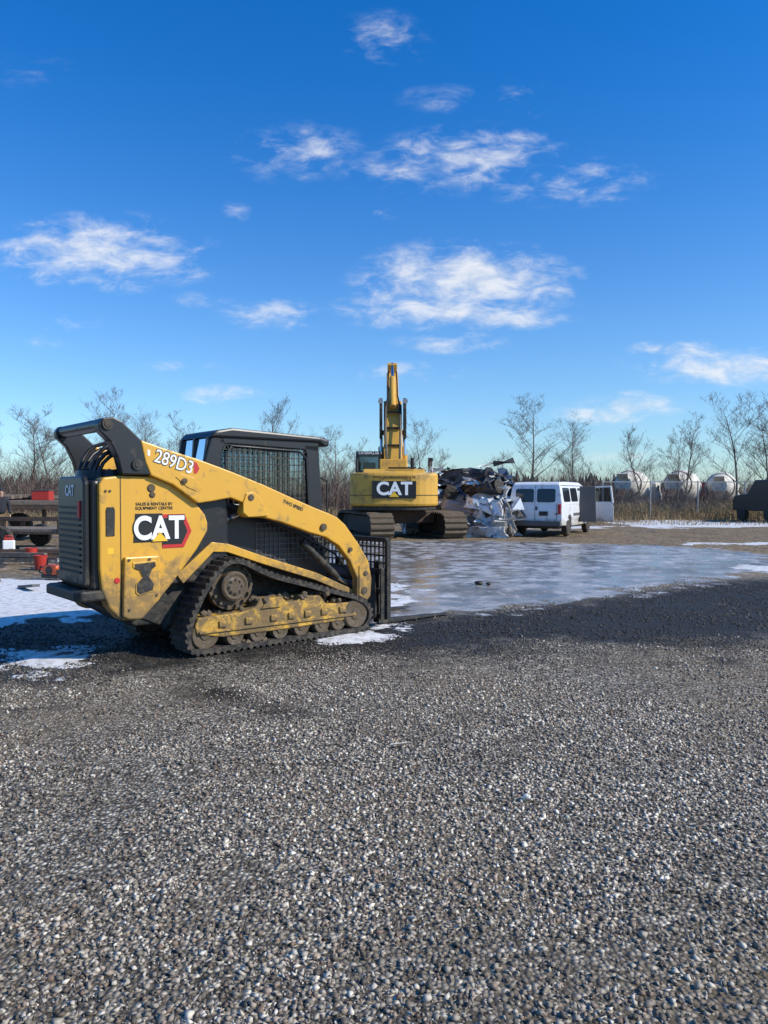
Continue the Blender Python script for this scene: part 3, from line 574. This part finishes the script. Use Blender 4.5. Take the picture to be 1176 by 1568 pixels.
# ------------------------------------------------------------------ concrete mixers, parked truck
def mixer(loc,rz,paint='drum',cab='redpaint'):
    e=empty('concrete_mixer_truck',loc,rz)
    lathe('drum',(-2.4,0,2.3),(2.0,0,1.9),[(0,.55),(.03,.72),(.3,1.15),(.42,1.25),(.62,1.25),(.88,1.05),(.97,.8),(1,.6)],paint,e,32)
    lathe('drum_ring',(-1.5,0,2.22),(-1.35,0,2.20),[(0,.98),(0,1.06),(1,1.08),(1,1.0)],'rust',e,32)
    bars('drum_stand',[((-2.2,-.7,.9),(-2.3,-.5,1.9)),((-2.2,.7,.9),(-2.3,.5,1.9))],.06,'rust',e)
    prism('hopper',[(-2.5,2.6),(-2.9,3.0),(-2.3,3.05),(-2.3,2.6)],-.4,.4,paint,e,.02)
    prism('chute',[(-2.6,1.9),(-3.4,1.3),(-3.4,1.2),(-2.6,1.75)],-.25,.25,'rust',e,.02)
    box('chassis',(.2,0,.75),(7.4,.9,.25),'blackdirty',e,.02)
    prism('truck_cab',[(2.5,.7),(2.5,2.3),(2.7,2.45),(3.7,2.4),(4.0,1.6),(4.4,1.5),(4.5,.7)],-1.1,1.1,cab,e,.06)
    box('cab_window',(3.2,0,1.95),(.7,2.23,.5),'darkglass',e,.03)
    for x in(-2.2,-1.1,3.5):
        for y in(-.95,.95): wheel('wheel_%.1f_%.1f'%(x,y),(x,y,.52),.52,.35,e,'rust')
    return e
mixer((19.4,60,.05),R(56),cab='drum');mixer((23.5,60.5,.05),R(53),cab='redpaint');mixer((27.2,62,-.1),R(62),cab='drum');mixer((31.5,61,-.1),R(52))
K=empty('parked_truck',(22.3,41.5,0),R(95))
prism('truck_body',[(0,.6),(0,1.3),(.1,2.2),(.4,2.35),(2.2,2.35),(2.9,1.6),(4.3,1.45),(4.5,1.2),(4.5,.6)],-1.15,1.15,'black',K,.06)
box('rear_window',(.06,0,1.75),(.1,1.7,.5),'darkglass',K,.03,(0,R(6),0));box('side_window',(1.3,0,1.8),(1.6,2.2,.45),'darkglass',K,.03);box('bumper',(-.1,0,.7),(.2,2.2,.25),'steel',K,.03)
for x in(.9,3.6):
    for y in(-1,1): wheel('wheel_%d_%d'%(x,y),(x,y,.45),.45,.28,K)
for y in(-.95,.95): box('tail_light_%d'%y,(-.02,y,1.1),(.06,.18,.25),'red',K,.01)

# ------------------------------------------------------------------ fence
Fn=empty('chain_link_fence',(0,0,0))
fx=np.arange(13.5,32,3.0)
Y=lambda x:47.5+.05*(x-13)
for k,x in enumerate(fx): cyl('post_%d'%k,(x,Y(x),0),(x,Y(x),2.35),.045,'galv',Fn,10)
x0,x1=fx[0],fx[-1]
bars('top_rail',[((x0,Y(x0),2.3),(x1,Y(x1),2.3)),((x0,Y(x0),.1),(x1,Y(x1),.1))],.025,'galv',Fn)
w=[]
for s in np.arange(x0,x1-2.2,.22):
    w.append(((s,Y(s),.1),(s+2.2,Y(s+2.2),2.3)));w.append(((s+2.2,Y(s+2.2),.1),(s,Y(s),2.3)))
bars('chain_link_mesh',w,.0022,'galv',Fn)

# ------------------------------------------------------------------ trees
def treemesh(seed,h=9.,spread=.5,nb=7):
    rs=random.Random(seed);V=[];F=[]
    def seg(p0,p1,r0,r1,k):
        d=(p1-p0)
        if d.length<1e-4:return
        q=d.to_track_quat('Z','Y').to_matrix();b=len(V)
        for p,r in((p0,r0),(p1,r1)):
            for i in range(k):
                a=2*math.pi*i/k;V.append(p+q@Vector((r*math.cos(a),r*math.sin(a),0)))
        for i in range(k):F.append([b+i,b+(i+1)%k,b+k+(i+1)%k,b+k+i])
    def grow(p,d,ln,r,lev):
        n=6 if lev==0 else 3;pts=[p.copy()];dd=d.copy()
        for i in range(n):
            dd=(dd+Vector((rs.gauss(0,1),rs.gauss(0,1),rs.gauss(0,.6)))*(.06 if lev==0 else .15)+Vector((0,0,.07 if lev else .03))).normalized()
            p=p+dd*ln/n;pts.append(p.copy())
            r0=r*(1-i/n*.8);r1=r*(1-(i+1)/n*.8)
            seg(pts[-2],pts[-1],r0,r1,6 if lev==0 else (4 if lev==1 else 3))
        if lev>=4:return
        cnt=(nb+6,7,6,4)[lev]
        for j in range(cnt):
            t=(.25+.75*(j+rs.random())/cnt) if lev==0 else rs.uniform(.15,1.0)
            i=min(n-1,int(t*n));f=t*n-i;q=pts[i].lerp(pts[i+1],f)
            a=rs.uniform(0,6.283);ax=Vector((math.cos(a),math.sin(a),rs.uniform(-.1,.5))).normalized()
            nd=(d*(1-spread*.5)+ax*spread*rs.uniform(.8,1.4)).normalized()
            k_=(.50-.28*t) if lev==0 else .45
            grow(q,nd,ln*k_*rs.uniform(.8,1.2),max(.008,r*(1-t*.75)*.45),lev+1)
    d=Vector((rs.gauss(0,.06),rs.gauss(0,.06),1)).normalized()
    grow(Vector((0,0,-.1)),d,h,.0135*h,0)
    zm=max(v.z for v in V)
    me=bpy.data.meshes.new('bare_tree_mesh');me.from_pydata([tuple(v*(h/zm)) for v in V],[],F);me.update();me.materials.append(M['bark'])
    return me
TM=[treemesh(1,9,.75,9),treemesh(2,9,.6,5),treemesh(3,9,.5,8),treemesh(4,9,.65,9),treemesh(5,9,.55,6),treemesh(8,9,.7,7)]
def tree(x,y,hgt,k,rz,lean=0.):
    o=bpy.data.objects.new('bare_tree',TM[k]);COL.objects.link(o);o.location=(x,y,0);o.scale=(hgt/9,hgt/9,hgt/9);o.rotation_euler=(0,lean,rz)
TR=[(-27.6,60,8.8,0,.3),(-25.7,60,7.8,2,1),(-24.3,62,6.6,4,3),(-22.3,60,10.0,1,2),(-20.9,61,8.8,5,1),(-19.5,63,7,0,4),(-17.8,58,8.6,3,.5),(-15.0,58,8.0,4,4),(-9.5,62,6,1,.4),(-7.5,60,9.2,2,2.2),(-5.6,62,7.0,3,3),(-3.9,61,7.2,0,1.4),(-2.0,62,6.2,4,0.2),(1.0,62,5.5,5,1),(3.0,60,8.0,3,2.4),(5.4,63,5.4,5,1.7),(10.0,52,8.6,0,1.1),(12.7,52,7.2,3,2.9),(8.6,62,5.2,2,4.1),(15.2,60,4.6,4,2),(17.6,52,6.3,2,1.2),(19.4,51,6.0,5,3.3),(21.0,54,7.4,4,.7),(22.3,49,8.2,1,5.2),(24.1,48,8.0,3,1.9),(26.3,50,8.4,0,2.7),(-31,60,7.5,4,1),(-34,61,8,3,1),(30,50,8,2,1),(33,52,7.6,4,2)]
for t in TR: tree(*t)
def brush(name,spec,seed,cols):
    r=np.random.default_rng(seed);A=[]
    for (x0,x1,y0,y1,h0,h1,n,wd) in spec:
        x=r.uniform(x0,x1,n);y=r.uniform(y0,y1,n)
        cl=.6+.4*np.sin(x*.9+1.3*np.sin(x*.37))+.15*np.sin(x*3.1)
        h=(h0+(h1-h0)*r.random(n)**2.0)*(.65+.4*np.clip(cl,0,1.2))
        lean=r.normal(0,.22,(n,2))
        base=np.c_[x,y,np.zeros(n)];top=base+np.c_[lean[:,0]*h,lean[:,1]*h,h]
        A.append((base,top,np.full(n,wd)))
        for k in range(5):
            t=r.uniform(.25,.95,n)[:,None];b2=base+(top-base)*t;l=h*r.uniform(.15,.4,n)
            d=np.c_[r.normal(0,.6,n),r.normal(0,.6,n),r.uniform(.4,1,n)]
            A.append((b2,b2+d*l[:,None],np.full(n,wd*.6)))
    base=np.concatenate([a[0] for a in A]);top=np.concatenate([a[1] for a in A]);wd=np.concatenate([a[2] for a in A])
    n=len(base);ang=r.uniform(-.9,.9,n)
    s=np.c_[np.cos(ang),np.sin(ang),np.zeros(n)]*wd[:,None]
    V=np.empty((n,3,3));V[:,0]=base-s;V[:,1]=base+s;V[:,2]=top
    me=bpy.data.meshes.new(name);me.vertices.add(n*3);me.vertices.foreach_set('co',V.ravel())
    me.loops.add(n*3);me.loops.foreach_set('vertex_index',np.arange(n*3,dtype=np.int32))
    me.polygons.add(n);me.polygons.foreach_set('loop_start',np.arange(0,n*3,3,dtype=np.int32))
    at=me.attributes.new('tone','FLOAT','POINT');at.data.foreach_set('value',np.repeat(r.random(n),3).astype(np.float32))
    me.update(calc_edges=True);me.validate()
    m,nt,b=newmat(name+'_bark');a=nn(nt,'ShaderNodeAttribute',attribute_name='tone').outputs['Fac']
    rp=nn(nt,'ShaderNodeValToRGB');nt.links.new(a,rp.inputs[0]);el=rp.color_ramp.elements
    el[0].color=(*cols[0],1);el[1].color=(*cols[-1],1)
    for i,c in enumerate(cols[1:-1]): e_=el.new((i+1)/(len(cols)-1));e_.color=(*c,1)
    nt.links.new(rp.outputs[0],b.inputs['Base Color']);b.inputs['Roughness'].default_value=.9
    me.materials.append(m);o=bpy.data.objects.new(name,me);COL.objects.link(o);return o
brush('brush',[(-42,3,50,60,1.4,4.0,6500,.02),(-42,-2,58,64,2.2,4.8,3000,.02),(3,15,50,60,1.1,3.0,2600,.018),(13,40,49,57,.7,2.2,3600,.016),(13,40,64,72,1.6,4.2,3200,.022)],3,[(.05,.035,.03),(.12,.08,.06),(.19,.13,.10),(.26,.20,.16)])
brush('dry_grass',[(-42,40,46,52,.15,.7,16000,.02),(13,36,47.6,50,.4,1.2,6000,.018),(-40,38,38,46,.05,.22,7000,.02)],5,[(.18,.12,.06),(.31,.22,.11),(.42,.32,.18)])
def treeline():
    r=np.random.default_rng(21);V=[];F=[]
    for _ in range(2600):
        x=r.uniform(-190,190);y=r.uniform(150,190);h=r.uniform(2.2,4.6)*(1+.3*math.sin(x*.05)+.12*math.sin(x*.31));w_=h*r.uniform(.18,.34)
        tiers=4
        for t in range(tiers):
            z0=h*(.05+.75*t/tiers);z1=min(h,z0+h*.4);ww=w_*(1-t/tiers*.75)
            a0=r.uniform(0,6);k=len(V)
            for i in range(6):
                a=a0+i*math.pi/3;q=ww*r.uniform(.5,1.2);V.append((x+q*math.cos(a),y+q*math.sin(a),z0+r.uniform(-.1,.1)*h))
            V.append((x+r.uniform(-.2,.2),y,z1))
            for i in range(6):F.append([k+i,k+(i+1)%6,k+6])
    return obj('distant_trees',V,F,mat('conifer_foliage',(.06,.06,.05),.95,dscale=.15,var=.5))
treeline()

# ------------------------------------------------------------------ ground masks (world metres)
def sdf(poly,X,Y):
    P=np.array(poly,float);d=np.full(X.shape,1e9);ins=np.zeros(X.shape,bool);n=len(P)
    for i in range(n):
        a=P[i];b=P[(i+1)%n];e=b-a;wx=X-a[0];wy=Y-a[1]
        t=np.clip((wx*e[0]+wy*e[1])/(e@e),0,1);d=np.minimum(d,np.hypot(wx-e[0]*t,wy-e[1]*t))
        c=((a[1]>Y)!=(b[1]>Y))
        with np.errstate(divide='ignore',invalid='ignore'): xi=(b[0]-a[0])*(Y-a[1])/(b[1]-a[1]+1e-12)+a[0]
        ins^=(c&(X<xi))
    return np.where(ins,-d,d)
ICE=[(-2.5,25.8),(.26,25.8),(3.7,26),(6.5,24.5),(9.5,22.3),(10.2,18.2),(8.0,16.0),(5.4,13.8),(3.7,12.3),(1.95,10.9),(.9,10.2),(.1,9.9),(-.9,9.9),(-2.2,12),(-3.3,17)]
SNOW=[[(.0,10.9),(.45,11.4),(.5,13.4),(.05,13.8),(-.6,12.8),(-.4,11.0)],
      [(-.72,8.35),(-.3,8.25),(.0,8.75),(.4,9.6),(-.1,9.55),(-.55,8.8)],
      [(-9,9.0),(-5,9.3),(-3.9,9.6),(-3.2,10.6),(-4.2,13.2),(-6,14.2),(-7.5,14.6),(-11,14)],
      [(-3.4,7.05),(-3.0,6.95),(-2.9,7.5),(-3.2,7.8),(-3.6,7.7)],[(-9.5,18),(-7.2,17.6),(-7.4,19.0),(-9.8,19.4)],
      [(12,35),(16,36.5),(21,35.5),(34,36),(34,41),(22,42.5),(17,45),(12.5,44)],[(7.6,16.0),(9.8,16.5),(9.8,17.2),(8.0,17.0)],[(9.5,24),(13,24.5),(13,25.3),(9.8,24.9)],
      [(-20,30),(-14,30),(-13,32),(-22,33)],[(3,34.5),(10,35.5),(12,37.5),(2,37)]]
WETS=[([(-9,6.1),(-3.8,6.3),(-2.2,6.75),(-.6,7.2),(1.2,7.6),(3.2,8.0),(6,8.6),(12,9.5),(16,13.2),(9,14.8),(6.6,14.6),(4.2,12.9),(1.5,10.9),(0,10.2),(-3,11),(-9,10)],2.2,1.),
      ([(-2.3,7.0),(-1.6,6.9),(-.75,5.95),(-.45,5.55),(-.8,5.45),(-1.3,5.8)],.7,.8),
      ([(1.5,7.0),(6.5,7.6),(6.5,7.85),(1.5,7.25)],.5,.6),([(-5.5,5.2),(-1.5,5.75),(-1.5,5.95),(-5.5,5.45)],.5,.5),
      ([(-5,3.4),(-1,3.9),(1.2,4.6),(1.2,4.9),(-1.2,4.3),(-5,3.8)],.9,.34),([(1.5,5.2),(5,5.9),(5,6.3),(1.5,5.6)],.9,.3),([(-1.9,2.0),(-.6,2.1),(-.7,2.9),(-1.8,2.8)],.8,.34)]
def mask(poly,X,Y,soft): return np.clip(.5-sdf(poly,X,Y)/soft,0,1)
def fields(X,Y):
    ice=mask(ICE,X,Y,2.6)
    sn=np.zeros_like(X)
    for p in SNOW: sn=np.maximum(sn,mask(p,X,Y,1.2))
    wet=np.zeros_like(X)
    for p,s,a in WETS: wet=np.maximum(wet,mask(p,X,Y,s)*a)
    dirt=np.clip((Y-13.3)/3.,0,1)
    return ice,sn,wet,dirt
def axis(lo,hi,step,far):
    a=list(np.arange(lo,hi,step));s=step
    p=[hi]
    while p[-1]<far: s*=1.18;p.append(p[-1]+s)
    q=[lo];s=step
    while q[-1]>-far: s*=1.18;q.append(q[-1]-s)
    return np.array(q[:0:-1]+a+p)
def ice_at(X,Y): return mask(ICE,X,Y,2.0)
def lowz(X,Y):
    f=np.clip((Y-3)/3,0,1)*np.clip((60-Y)/20,0,1)*np.clip(1-ice_at(X,Y),0,1)
    z=.012*np.sin(X*1.7+.6*np.sin(Y*1.1))*np.sin(Y*1.3+X*.4)*f
    for (xa,ya,xb,yb) in((-6,4.9,-1.0,5.75),(-6,5.35,-1.0,6.2),(1.0,6.9,7,7.5),(1.0,7.3,7,8.0),(-5,3.6,1.2,4.75),(1.5,5.4,5,6.1)):
        t=np.clip((X-xa)/(xb-xa),0,1);yc=ya+(yb-ya)*t+.12*np.sin(t*5)
        z-=.022*np.exp(-((Y-yc)/.11)**2)*np.sin(np.pi*t)**.5-.012*np.exp(-((Y-yc-.22)/.08)**2)*np.sin(np.pi*t)**.5
    return z
gx=axis(-13,13,.1,1800);gy=axis(1,27,.1,1800)
GX,GY=np.meshgrid(gx,gy);ice,sn,wet,dirt=fields(GX,GY)
GZ=lowz(GX,GY)+np.where((sn>.55)&(GY<30),.012,0)-.012
nx,ny=len(gx),len(gy)
me=bpy.data.meshes.new('ground');me.vertices.add(nx*ny);me.vertices.foreach_set('co',np.stack([GX,GY,GZ],-1).ravel())
I=(np.arange(ny-1)[:,None]*nx+np.arange(nx-1)[None]).ravel();Q=np.stack([I,I+1,I+nx+1,I+nx],-1).astype(np.int32)
me.loops.add(Q.size);me.loops.foreach_set('vertex_index',Q.ravel());me.polygons.add(len(Q));me.polygons.foreach_set('loop_start',np.arange(0,Q.size,4,dtype=np.int32))
me.polygons.foreach_set('use_smooth',np.ones(len(Q),bool))
for k,v in(('ice',ice),('snow',sn),('wet',wet),('dirt',dirt)):
    at=me.attributes.new(k,'FLOAT','POINT');at.data.foreach_set('value',v.astype(np.float32).ravel())
me.update(calc_edges=True)
g=bpy.data.objects.new('ground',me);COL.objects.link(g)
m,nt,b=newmat('ground_surface');tc=nn(nt,'ShaderNodeTexCoord').outputs['Object']
AT=lambda k:nn(nt,'ShaderNodeAttribute',attribute_name=k).outputs['Fac']
n_lo=noise_(nt,tc,.45,3,.6);n_md=noise_(nt,tc,2.2,5,.65,.3);n_hi=noise_(nt,tc,9,5,.7)
vor=nn(nt,'ShaderNodeTexVoronoi');nt.links.new(tc,vor.inputs['Vector']);vor.inputs['Scale'].default_value=48
vs=nn(nt,'ShaderNodeSeparateColor');nt.links.new(vor.outputs['Color'],vs.inputs[0])
rp=nn(nt,'ShaderNodeValToRGB');nt.links.new(vs.outputs[0],rp.inputs[0]);el=rp.color_ramp.elements
el[0].color=(.055,.045,.033,1);el[1].color=(.80,.70,.54,1)
for p,c in((.25,(.16,.133,.10,1)),(.55,(.30,.255,.195,1)),(.82,(.47,.40,.31,1))): e_=el.new(p);e_.color=c
edge=sstep(nt,vor.outputs['Distance'],.25,.75,1.,.35)
grav=mix(nt,1.,rp.outputs[0],edge,'MULTIPLY')
grav=mix(nt,sstep(nt,n_lo,.42,.66,0,.5),grav,(.19,.14,.085))
grav=mix(nt,sstep(nt,n_md,.55,.7,0,.35),grav,(.16,.125,.083))
def thr(k,amp,lo,hi,nA=n_md,nB=n_lo):
    s=math_(nt,'ADD',AT(k),math_(nt,'MULTIPLY',math_(nt,'SUBTRACT',math_(nt,'ADD',nA,nB),1.),amp))
    return sstep(nt,s,lo,hi)
wetf=thr('wet',1.2,.28,.85,n_md,n_lo)
grav=mix(nt,wetf,grav,mix(nt,1.,grav,(.12,.12,.12),'MULTIPLY'))
straw=mix(nt,sstep(nt,n_hi,.40,.66),(.12,.08,.045),(.42,.31,.18))
straw=mix(nt,sstep(nt,n_md,.50,.62,0,.8),straw,(.075,.056,.04))
straw=mix(nt,sstep(nt,n_lo,.56,.66,0,.6),straw,(.08,.062,.048))
dirtf=thr('dirt',.9,.35,.7)
col=mix(nt,dirtf,grav,straw)
icef=thr('ice',1.3,.40,.56)
icec=mix(nt,sstep(nt,n_md,.38,.62),(.19,.175,.165),(.42,.405,.40));icec=mix(nt,sstep(nt,n_lo,.46,.62,0,.8),icec,(.14,.115,.09));icec=mix(nt,sstep(nt,n_hi,.54,.70,0,.7),icec,(.09,.075,.06))
icec=mix(nt,sstep(nt,math_(nt,'ADD',n_md,n_hi),1.13,1.22,0,.8),icec,(.64,.63,.63))
col=mix(nt,icef,col,icec)
snf=thr('snow',1.7,.46,.56)
snc=mix(nt,sstep(nt,n_hi,.42,.66,0,.8),(.72,.71,.71),(.38,.35,.31))
col=mix(nt,snf,col,snc)
nt.links.new(col,b.inputs['Base Color'])
rg=mix(nt,wetf,(.9,.9,.9),(.65,.65,.65));rg=mix(nt,icef,rg,mix(nt,sstep(nt,n_md,.40,.62),(.14,.14,.14),(.5,.5,.5)));rg=mix(nt,snf,rg,(.75,.75,.75))
nt.links.new(rg,b.inputs['Roughness']);b.inputs['Specular IOR Level'].default_value=.35
hgt=math_(nt,'ADD',math_(nt,'MULTIPLY',vor.outputs['Distance'],-.9),math_(nt,'MULTIPLY',n_hi,.5))
sm=math_(nt,'SUBTRACT',1.,math_(nt,'MAXIMUM',icef,snf))
hgt=math_(nt,'ADD',math_(nt,'MULTIPLY',hgt,sm),math_(nt,'ADD',math_(nt,'MULTIPLY',snf,1.2),math_(nt,'MULTIPLY',n_md,.6)))
bp=nn(nt,'ShaderNodeBump');bp.inputs['Strength'].default_value=.8;bp.inputs['Distance'].default_value=.02
nt.links.new(hgt,bp.inputs['Height']);nt.links.new(bp.outputs[0],b.inputs['Normal'])
me.materials.append(m)

# ------------------------------------------------------------------ gravel stones (one object)
def stones():
    xs=[];ysv=[];ss=[]
    for (y0,y1,den,r0,r1) in((1.3,3.2,3600,.005,.0165),(3.2,5.5,2400,.006,.016),(5.5,8.5,1100,.007,.016),(8.5,14,380,.009,.019)):
        hw=y1*.62+.6;n=int(den*2*hw*(y1-y0));x=rng.uniform(-hw,hw,n);y=rng.uniform(y0,y1,n)
        xs.append(x);ysv.append(y);ss.append(r0+(r1-r0)*rng.random(n)**1.8)
    X=np.concatenate(xs);Y_=np.concatenate(ysv);S_=np.concatenate(ss)
    i_,s_,w_,d_=fields(X,Y_)
    wob=.18*np.sin(X*2.3+np.sin(Y_*3.1))+.12*np.sin(Y_*4.1+X*1.7)+rng.normal(0,.06,len(X))
    keep=(i_+wob*.6<.45)&(s_+wob*.5<.42)&(d_<.5)
    pt=np.array([mn.noise(Vector((x*.75,y*.95,3.3)))+.55*mn.noise(Vector((x*2.6,y*3.2,9.1))) for x,y in zip(X,Y_)])
    keep&=(rng.random(len(X))<np.clip(1.0-2.0*np.clip(pt-.05,0,1),.15,1))
    X,Y_,S_,w_,wob,pt=X[keep],Y_[keep],S_[keep],w_[keep],wob[keep],pt[keep];n=len(X)
    O=np.array([(1,0,0),(-1,0,0),(0,1,0),(0,-1,0),(0,0,1),(0,0,-1)],float)
    T=np.array([(0,2,4),(2,1,4),(1,3,4),(3,0,4),(2,0,5),(1,2,5),(3,1,5),(0,3,5)])
    P=O[None]+rng.normal(0,.28,(n,6,3));P*=rng.uniform(.6,1.25,(n,1,3))
    q=rng.normal(size=(n,4));q/=np.linalg.norm(q,axis=1)[:,None];a,b,c,d=q.T
    Rm=np.stack([1-2*(c*c+d*d),2*(b*c-a*d),2*(b*d+a*c),2*(b*c+a*d),1-2*(b*b+d*d),2*(c*d-a*b),2*(b*d-a*c),2*(c*d+a*b),1-2*(b*b+c*c)],-1).reshape(n,3,3)
    P=np.einsum('nij,nkj->nki',Rm,P)*S_[:,None,None]
    P[...,2]*=.75
    P+=np.stack([X,Y_,lowz(X,Y_)-.012+S_*.2],-1)[:,None]
    F=(T[None]+6*np.arange(n)[:,None,None]).astype(np.int32)
    me=bpy.data.meshes.new('gravel');me.vertices.add(n*6);me.vertices.foreach_set('co',P.ravel())
    me.loops.add(F.size);me.loops.foreach_set('vertex_index',F.ravel());me.polygons.add(n*8);me.polygons.foreach_set('loop_start',np.arange(0,F.size,3,dtype=np.int32))
    tone=rng.random(n);hue=rng.random(n)
    dry=(1-np.clip((w_+wob-.30)/.5,0,1)*.86)*(1-.28*np.clip(pt*2.5+.2,0,1))
    brown=np.clip(pt*2.2+.25,0,1)
    for k,v in(('tone',tone),('hue',hue),('dry',dry),('brown',brown)):
        at=me.attributes.new(k,'FLOAT','POINT');at.data.foreach_set('value',np.repeat(v,6).astype(np.float32))
    me.update(calc_edges=True)
    m,nt,b=newmat('crushed_stone');A_=lambda k:nn(nt,'ShaderNodeAttribute',attribute_name=k).outputs['Fac']
    rp=nn(nt,'ShaderNodeValToRGB');nt.links.new(A_('tone'),rp.inputs[0]);el=rp.color_ramp.elements
    el[0].color=(.055,.047,.036,1);el[1].color=(.90,.81,.66,1)
    for p,c in((.25,(.15,.128,.10,1)),(.55,(.32,.278,.22,1)),(.85,(.57,.50,.405,1))): e_=el.new(p);e_.color=c
    c=mix(nt,sstep(nt,A_('hue'),.78,.9,0,.6),rp.outputs[0],(.30,.18,.115))
    c=mix(nt,math_(nt,'MULTIPLY',A_('brown'),.30),c,(.19,.14,.09))
    c=mix(nt,1.,c,A_('dry'),'MULTIPLY');nt.links.new(c,b.inputs['Base Color']);b.inputs['Roughness'].default_value=.65
    me.materials.append(m);o=bpy.data.objects.new('gravel',me);COL.objects.link(o)
stones()
o=empty('broken_stick',(.1,4.83,.010),R(8));cyl('stick',(-.06,0,0),(.06,0,.004),.004,'wood',o,8);cyl('stick_end',(-.06,0,.005),(.05,.010,.010),.003,'drum',o,8)
def rock(loc,s,m):
    bm=bmesh.new();bmesh.ops.create_icosphere(bm,subdivisions=2,radius=s)
    for v in bm.verts: v.co+=mn.noise_vector(v.co/s*1.2+Vector(loc))*s*.45;v.co.z*=.6
    me=bpy.data.meshes.new('rock');bm.to_mesh(me);bm.free();me.materials.append(M[m]);o=bpy.data.objects.new('rock',me);COL.objects.link(o);o.location=loc
rock((.75,4.0,.01),.022,'drum');rock((1.66,13.5,.02),.07,'blackdirty');rock((1.82,13.4,.02),.045,'blackdirty')

# ------------------------------------------------------------------ world: sky + clouds by direction
SUN_AZ=R(106);SUN_EL=R(36)
w=bpy.data.worlds.new("World");scene.world=w;w.use_nodes=True;nt=w.node_tree;bg=nt.nodes['Background']
sk=nn(nt,'ShaderNodeTexSky',sky_type='NISHITA');sk.sun_disc=False;sk.sun_elevation=SUN_EL;sk.sun_rotation=SUN_AZ
sk.air_density=1.0;sk.dust_density=.6;sk.ozone_density=1.8;sk.altitude=200
tc=nn(nt,'ShaderNodeTexCoord').outputs['Generated']
sp=nn(nt,'ShaderNodeSeparateXYZ');nt.links.new(tc,sp.inputs[0])
tint=mix(nt,sstep(nt,sp.outputs[2],-.05,.55),(1.08,1.42,1.75),(.10,.98,1.95))
c=mix(nt,1.,sk.outputs[0],tint,'MULTIPLY')
yy=math_(nt,'MAXIMUM',sp.outputs[1],.05)
sx=math_(nt,'DIVIDE',sp.outputs[0],yy);sz=math_(nt,'DIVIDE',sp.outputs[2],yy)
cb=nn(nt,'ShaderNodeCombineXYZ');nt.links.new(sx,cb.inputs[0]);nt.links.new(sz,cb.inputs[1]);cv=cb.outputs[0]
mp=nn(nt,'ShaderNodeMapping');mp.inputs['Scale'].default_value=(1,2.2,1);nt.links.new(cv,mp.inputs[0])
n1=noise_(nt,mp.outputs[0],7,4,.60,.4);n2=noise_(nt,mp.outputs[0],22,4,.64,.4)
CL=[(.00,.582,.055,.03,.38),(.085,.505,.06,.016,.34),(.19,.505,.045,.025,.34),(-.12,.44,.08,.03,.46),(.01,.41,.07,.022,.44),(.12,.43,.11,.032,.62),(.235,.40,.09,.024,.62),(-.19,.36,.02,.016,.30),(-.01,.365,.05,.018,.40),(-.365,.31,.11,.034,.88),(-.26,.285,.06,.012,.42),(-.235,.25,.045,.009,.36),(-.41,.22,.05,.010,.36),(-.145,.23,.055,.015,.62),(.105,.275,.105,.034,1.1),(.09,.235,.12,.018,.95),(.09,.195,.06,.011,.7),(-.205,.127,.055,.012,.6),(-.27,.165,.06,.008,.36),(.03,.157,.09,.011,.5),(.345,.185,.025,.008,.66),(.40,.183,.06,.011,.7),(.46,.163,.12,.018,.75),(.335,.115,.065,.012,.72),(.27,.100,.06,.010,.6),(.3,.045,.12,.008,.45),(-.45,.195,.07,.010,.3),(-.44,.54,.10,.03,.2),(.8,.3,.12,.04,.8),(-.9,.25,.12,.04,.8)]
acc=None
for(cx,cz,rx,rz,a) in CL:
    s=nn(nt,'ShaderNodeVectorMath',operation='MULTIPLY_ADD');nt.links.new(cv,s.inputs[0])
    kx,kz=1/(rx*1.25),1/(rz*1.4);s.inputs[1].default_value=(kx,kz,0);s.inputs[2].default_value=(-cx*kx,-cz*kz,0)
    l=nn(nt,'ShaderNodeVectorMath',operation='LENGTH');nt.links.new(s.outputs[0],l.inputs[0])
    v=math_(nt,'MULTIPLY_ADD',l.outputs['Value'],-a*.72,a)
    acc=v if acc is None else math_(nt,'MAXIMUM',acc,v)
acc=math_(nt,'MAXIMUM',acc,0.)
nz=math_(nt,'ADD',math_(nt,'MULTIPLY',math_(nt,'SUBTRACT',n1,.5),1.5),math_(nt,'MULTIPLY',math_(nt,'SUBTRACT',n2,.5),1.4))
den=math_(nt,'ADD',acc,math_(nt,'MULTIPLY',nz,sstep(nt,acc,.0,.35)))
den=math_(nt,'MULTIPLY',sstep(nt,den,.12,1.12),.84)
fr_=math_(nt,'GREATER_THAN',sp.outputs[1],.08);den=math_(nt,'MULTIPLY',den,fr_)
cloudc=mix(nt,sstep(nt,n2,.35,.65),(7.2,7.9,8.9),(9.3,9.4,9.6))
c=mix(nt,den,c,cloudc)
nt.links.new(c,bg.inputs[0]);bg.inputs[1].default_value=.1

sd=bpy.data.lights.new('sun','SUN');sd.energy=4.9;sd.angle=R(.53);sd.color=(1,.93,.80);so=bpy.data.objects.new('sun',sd);COL.objects.link(so)
dirv=Vector((math.sin(SUN_AZ)*math.cos(SUN_EL),math.cos(SUN_AZ)*math.cos(SUN_EL),math.sin(SUN_EL)))
so.rotation_euler=dirv.to_track_quat('Z','Y').to_euler();so.location=(10,-5,12)

cd=bpy.data.cameras.new('camera');co=bpy.data.objects.new('camera',cd);COL.objects.link(co)
co.location=(0,0,1.6);co.rotation_euler=(R(88.6),0,0);cd.sensor_fit='VERTICAL';cd.sensor_height=34.6;cd.lens=26;cd.clip_end=5000
scene.camera=co
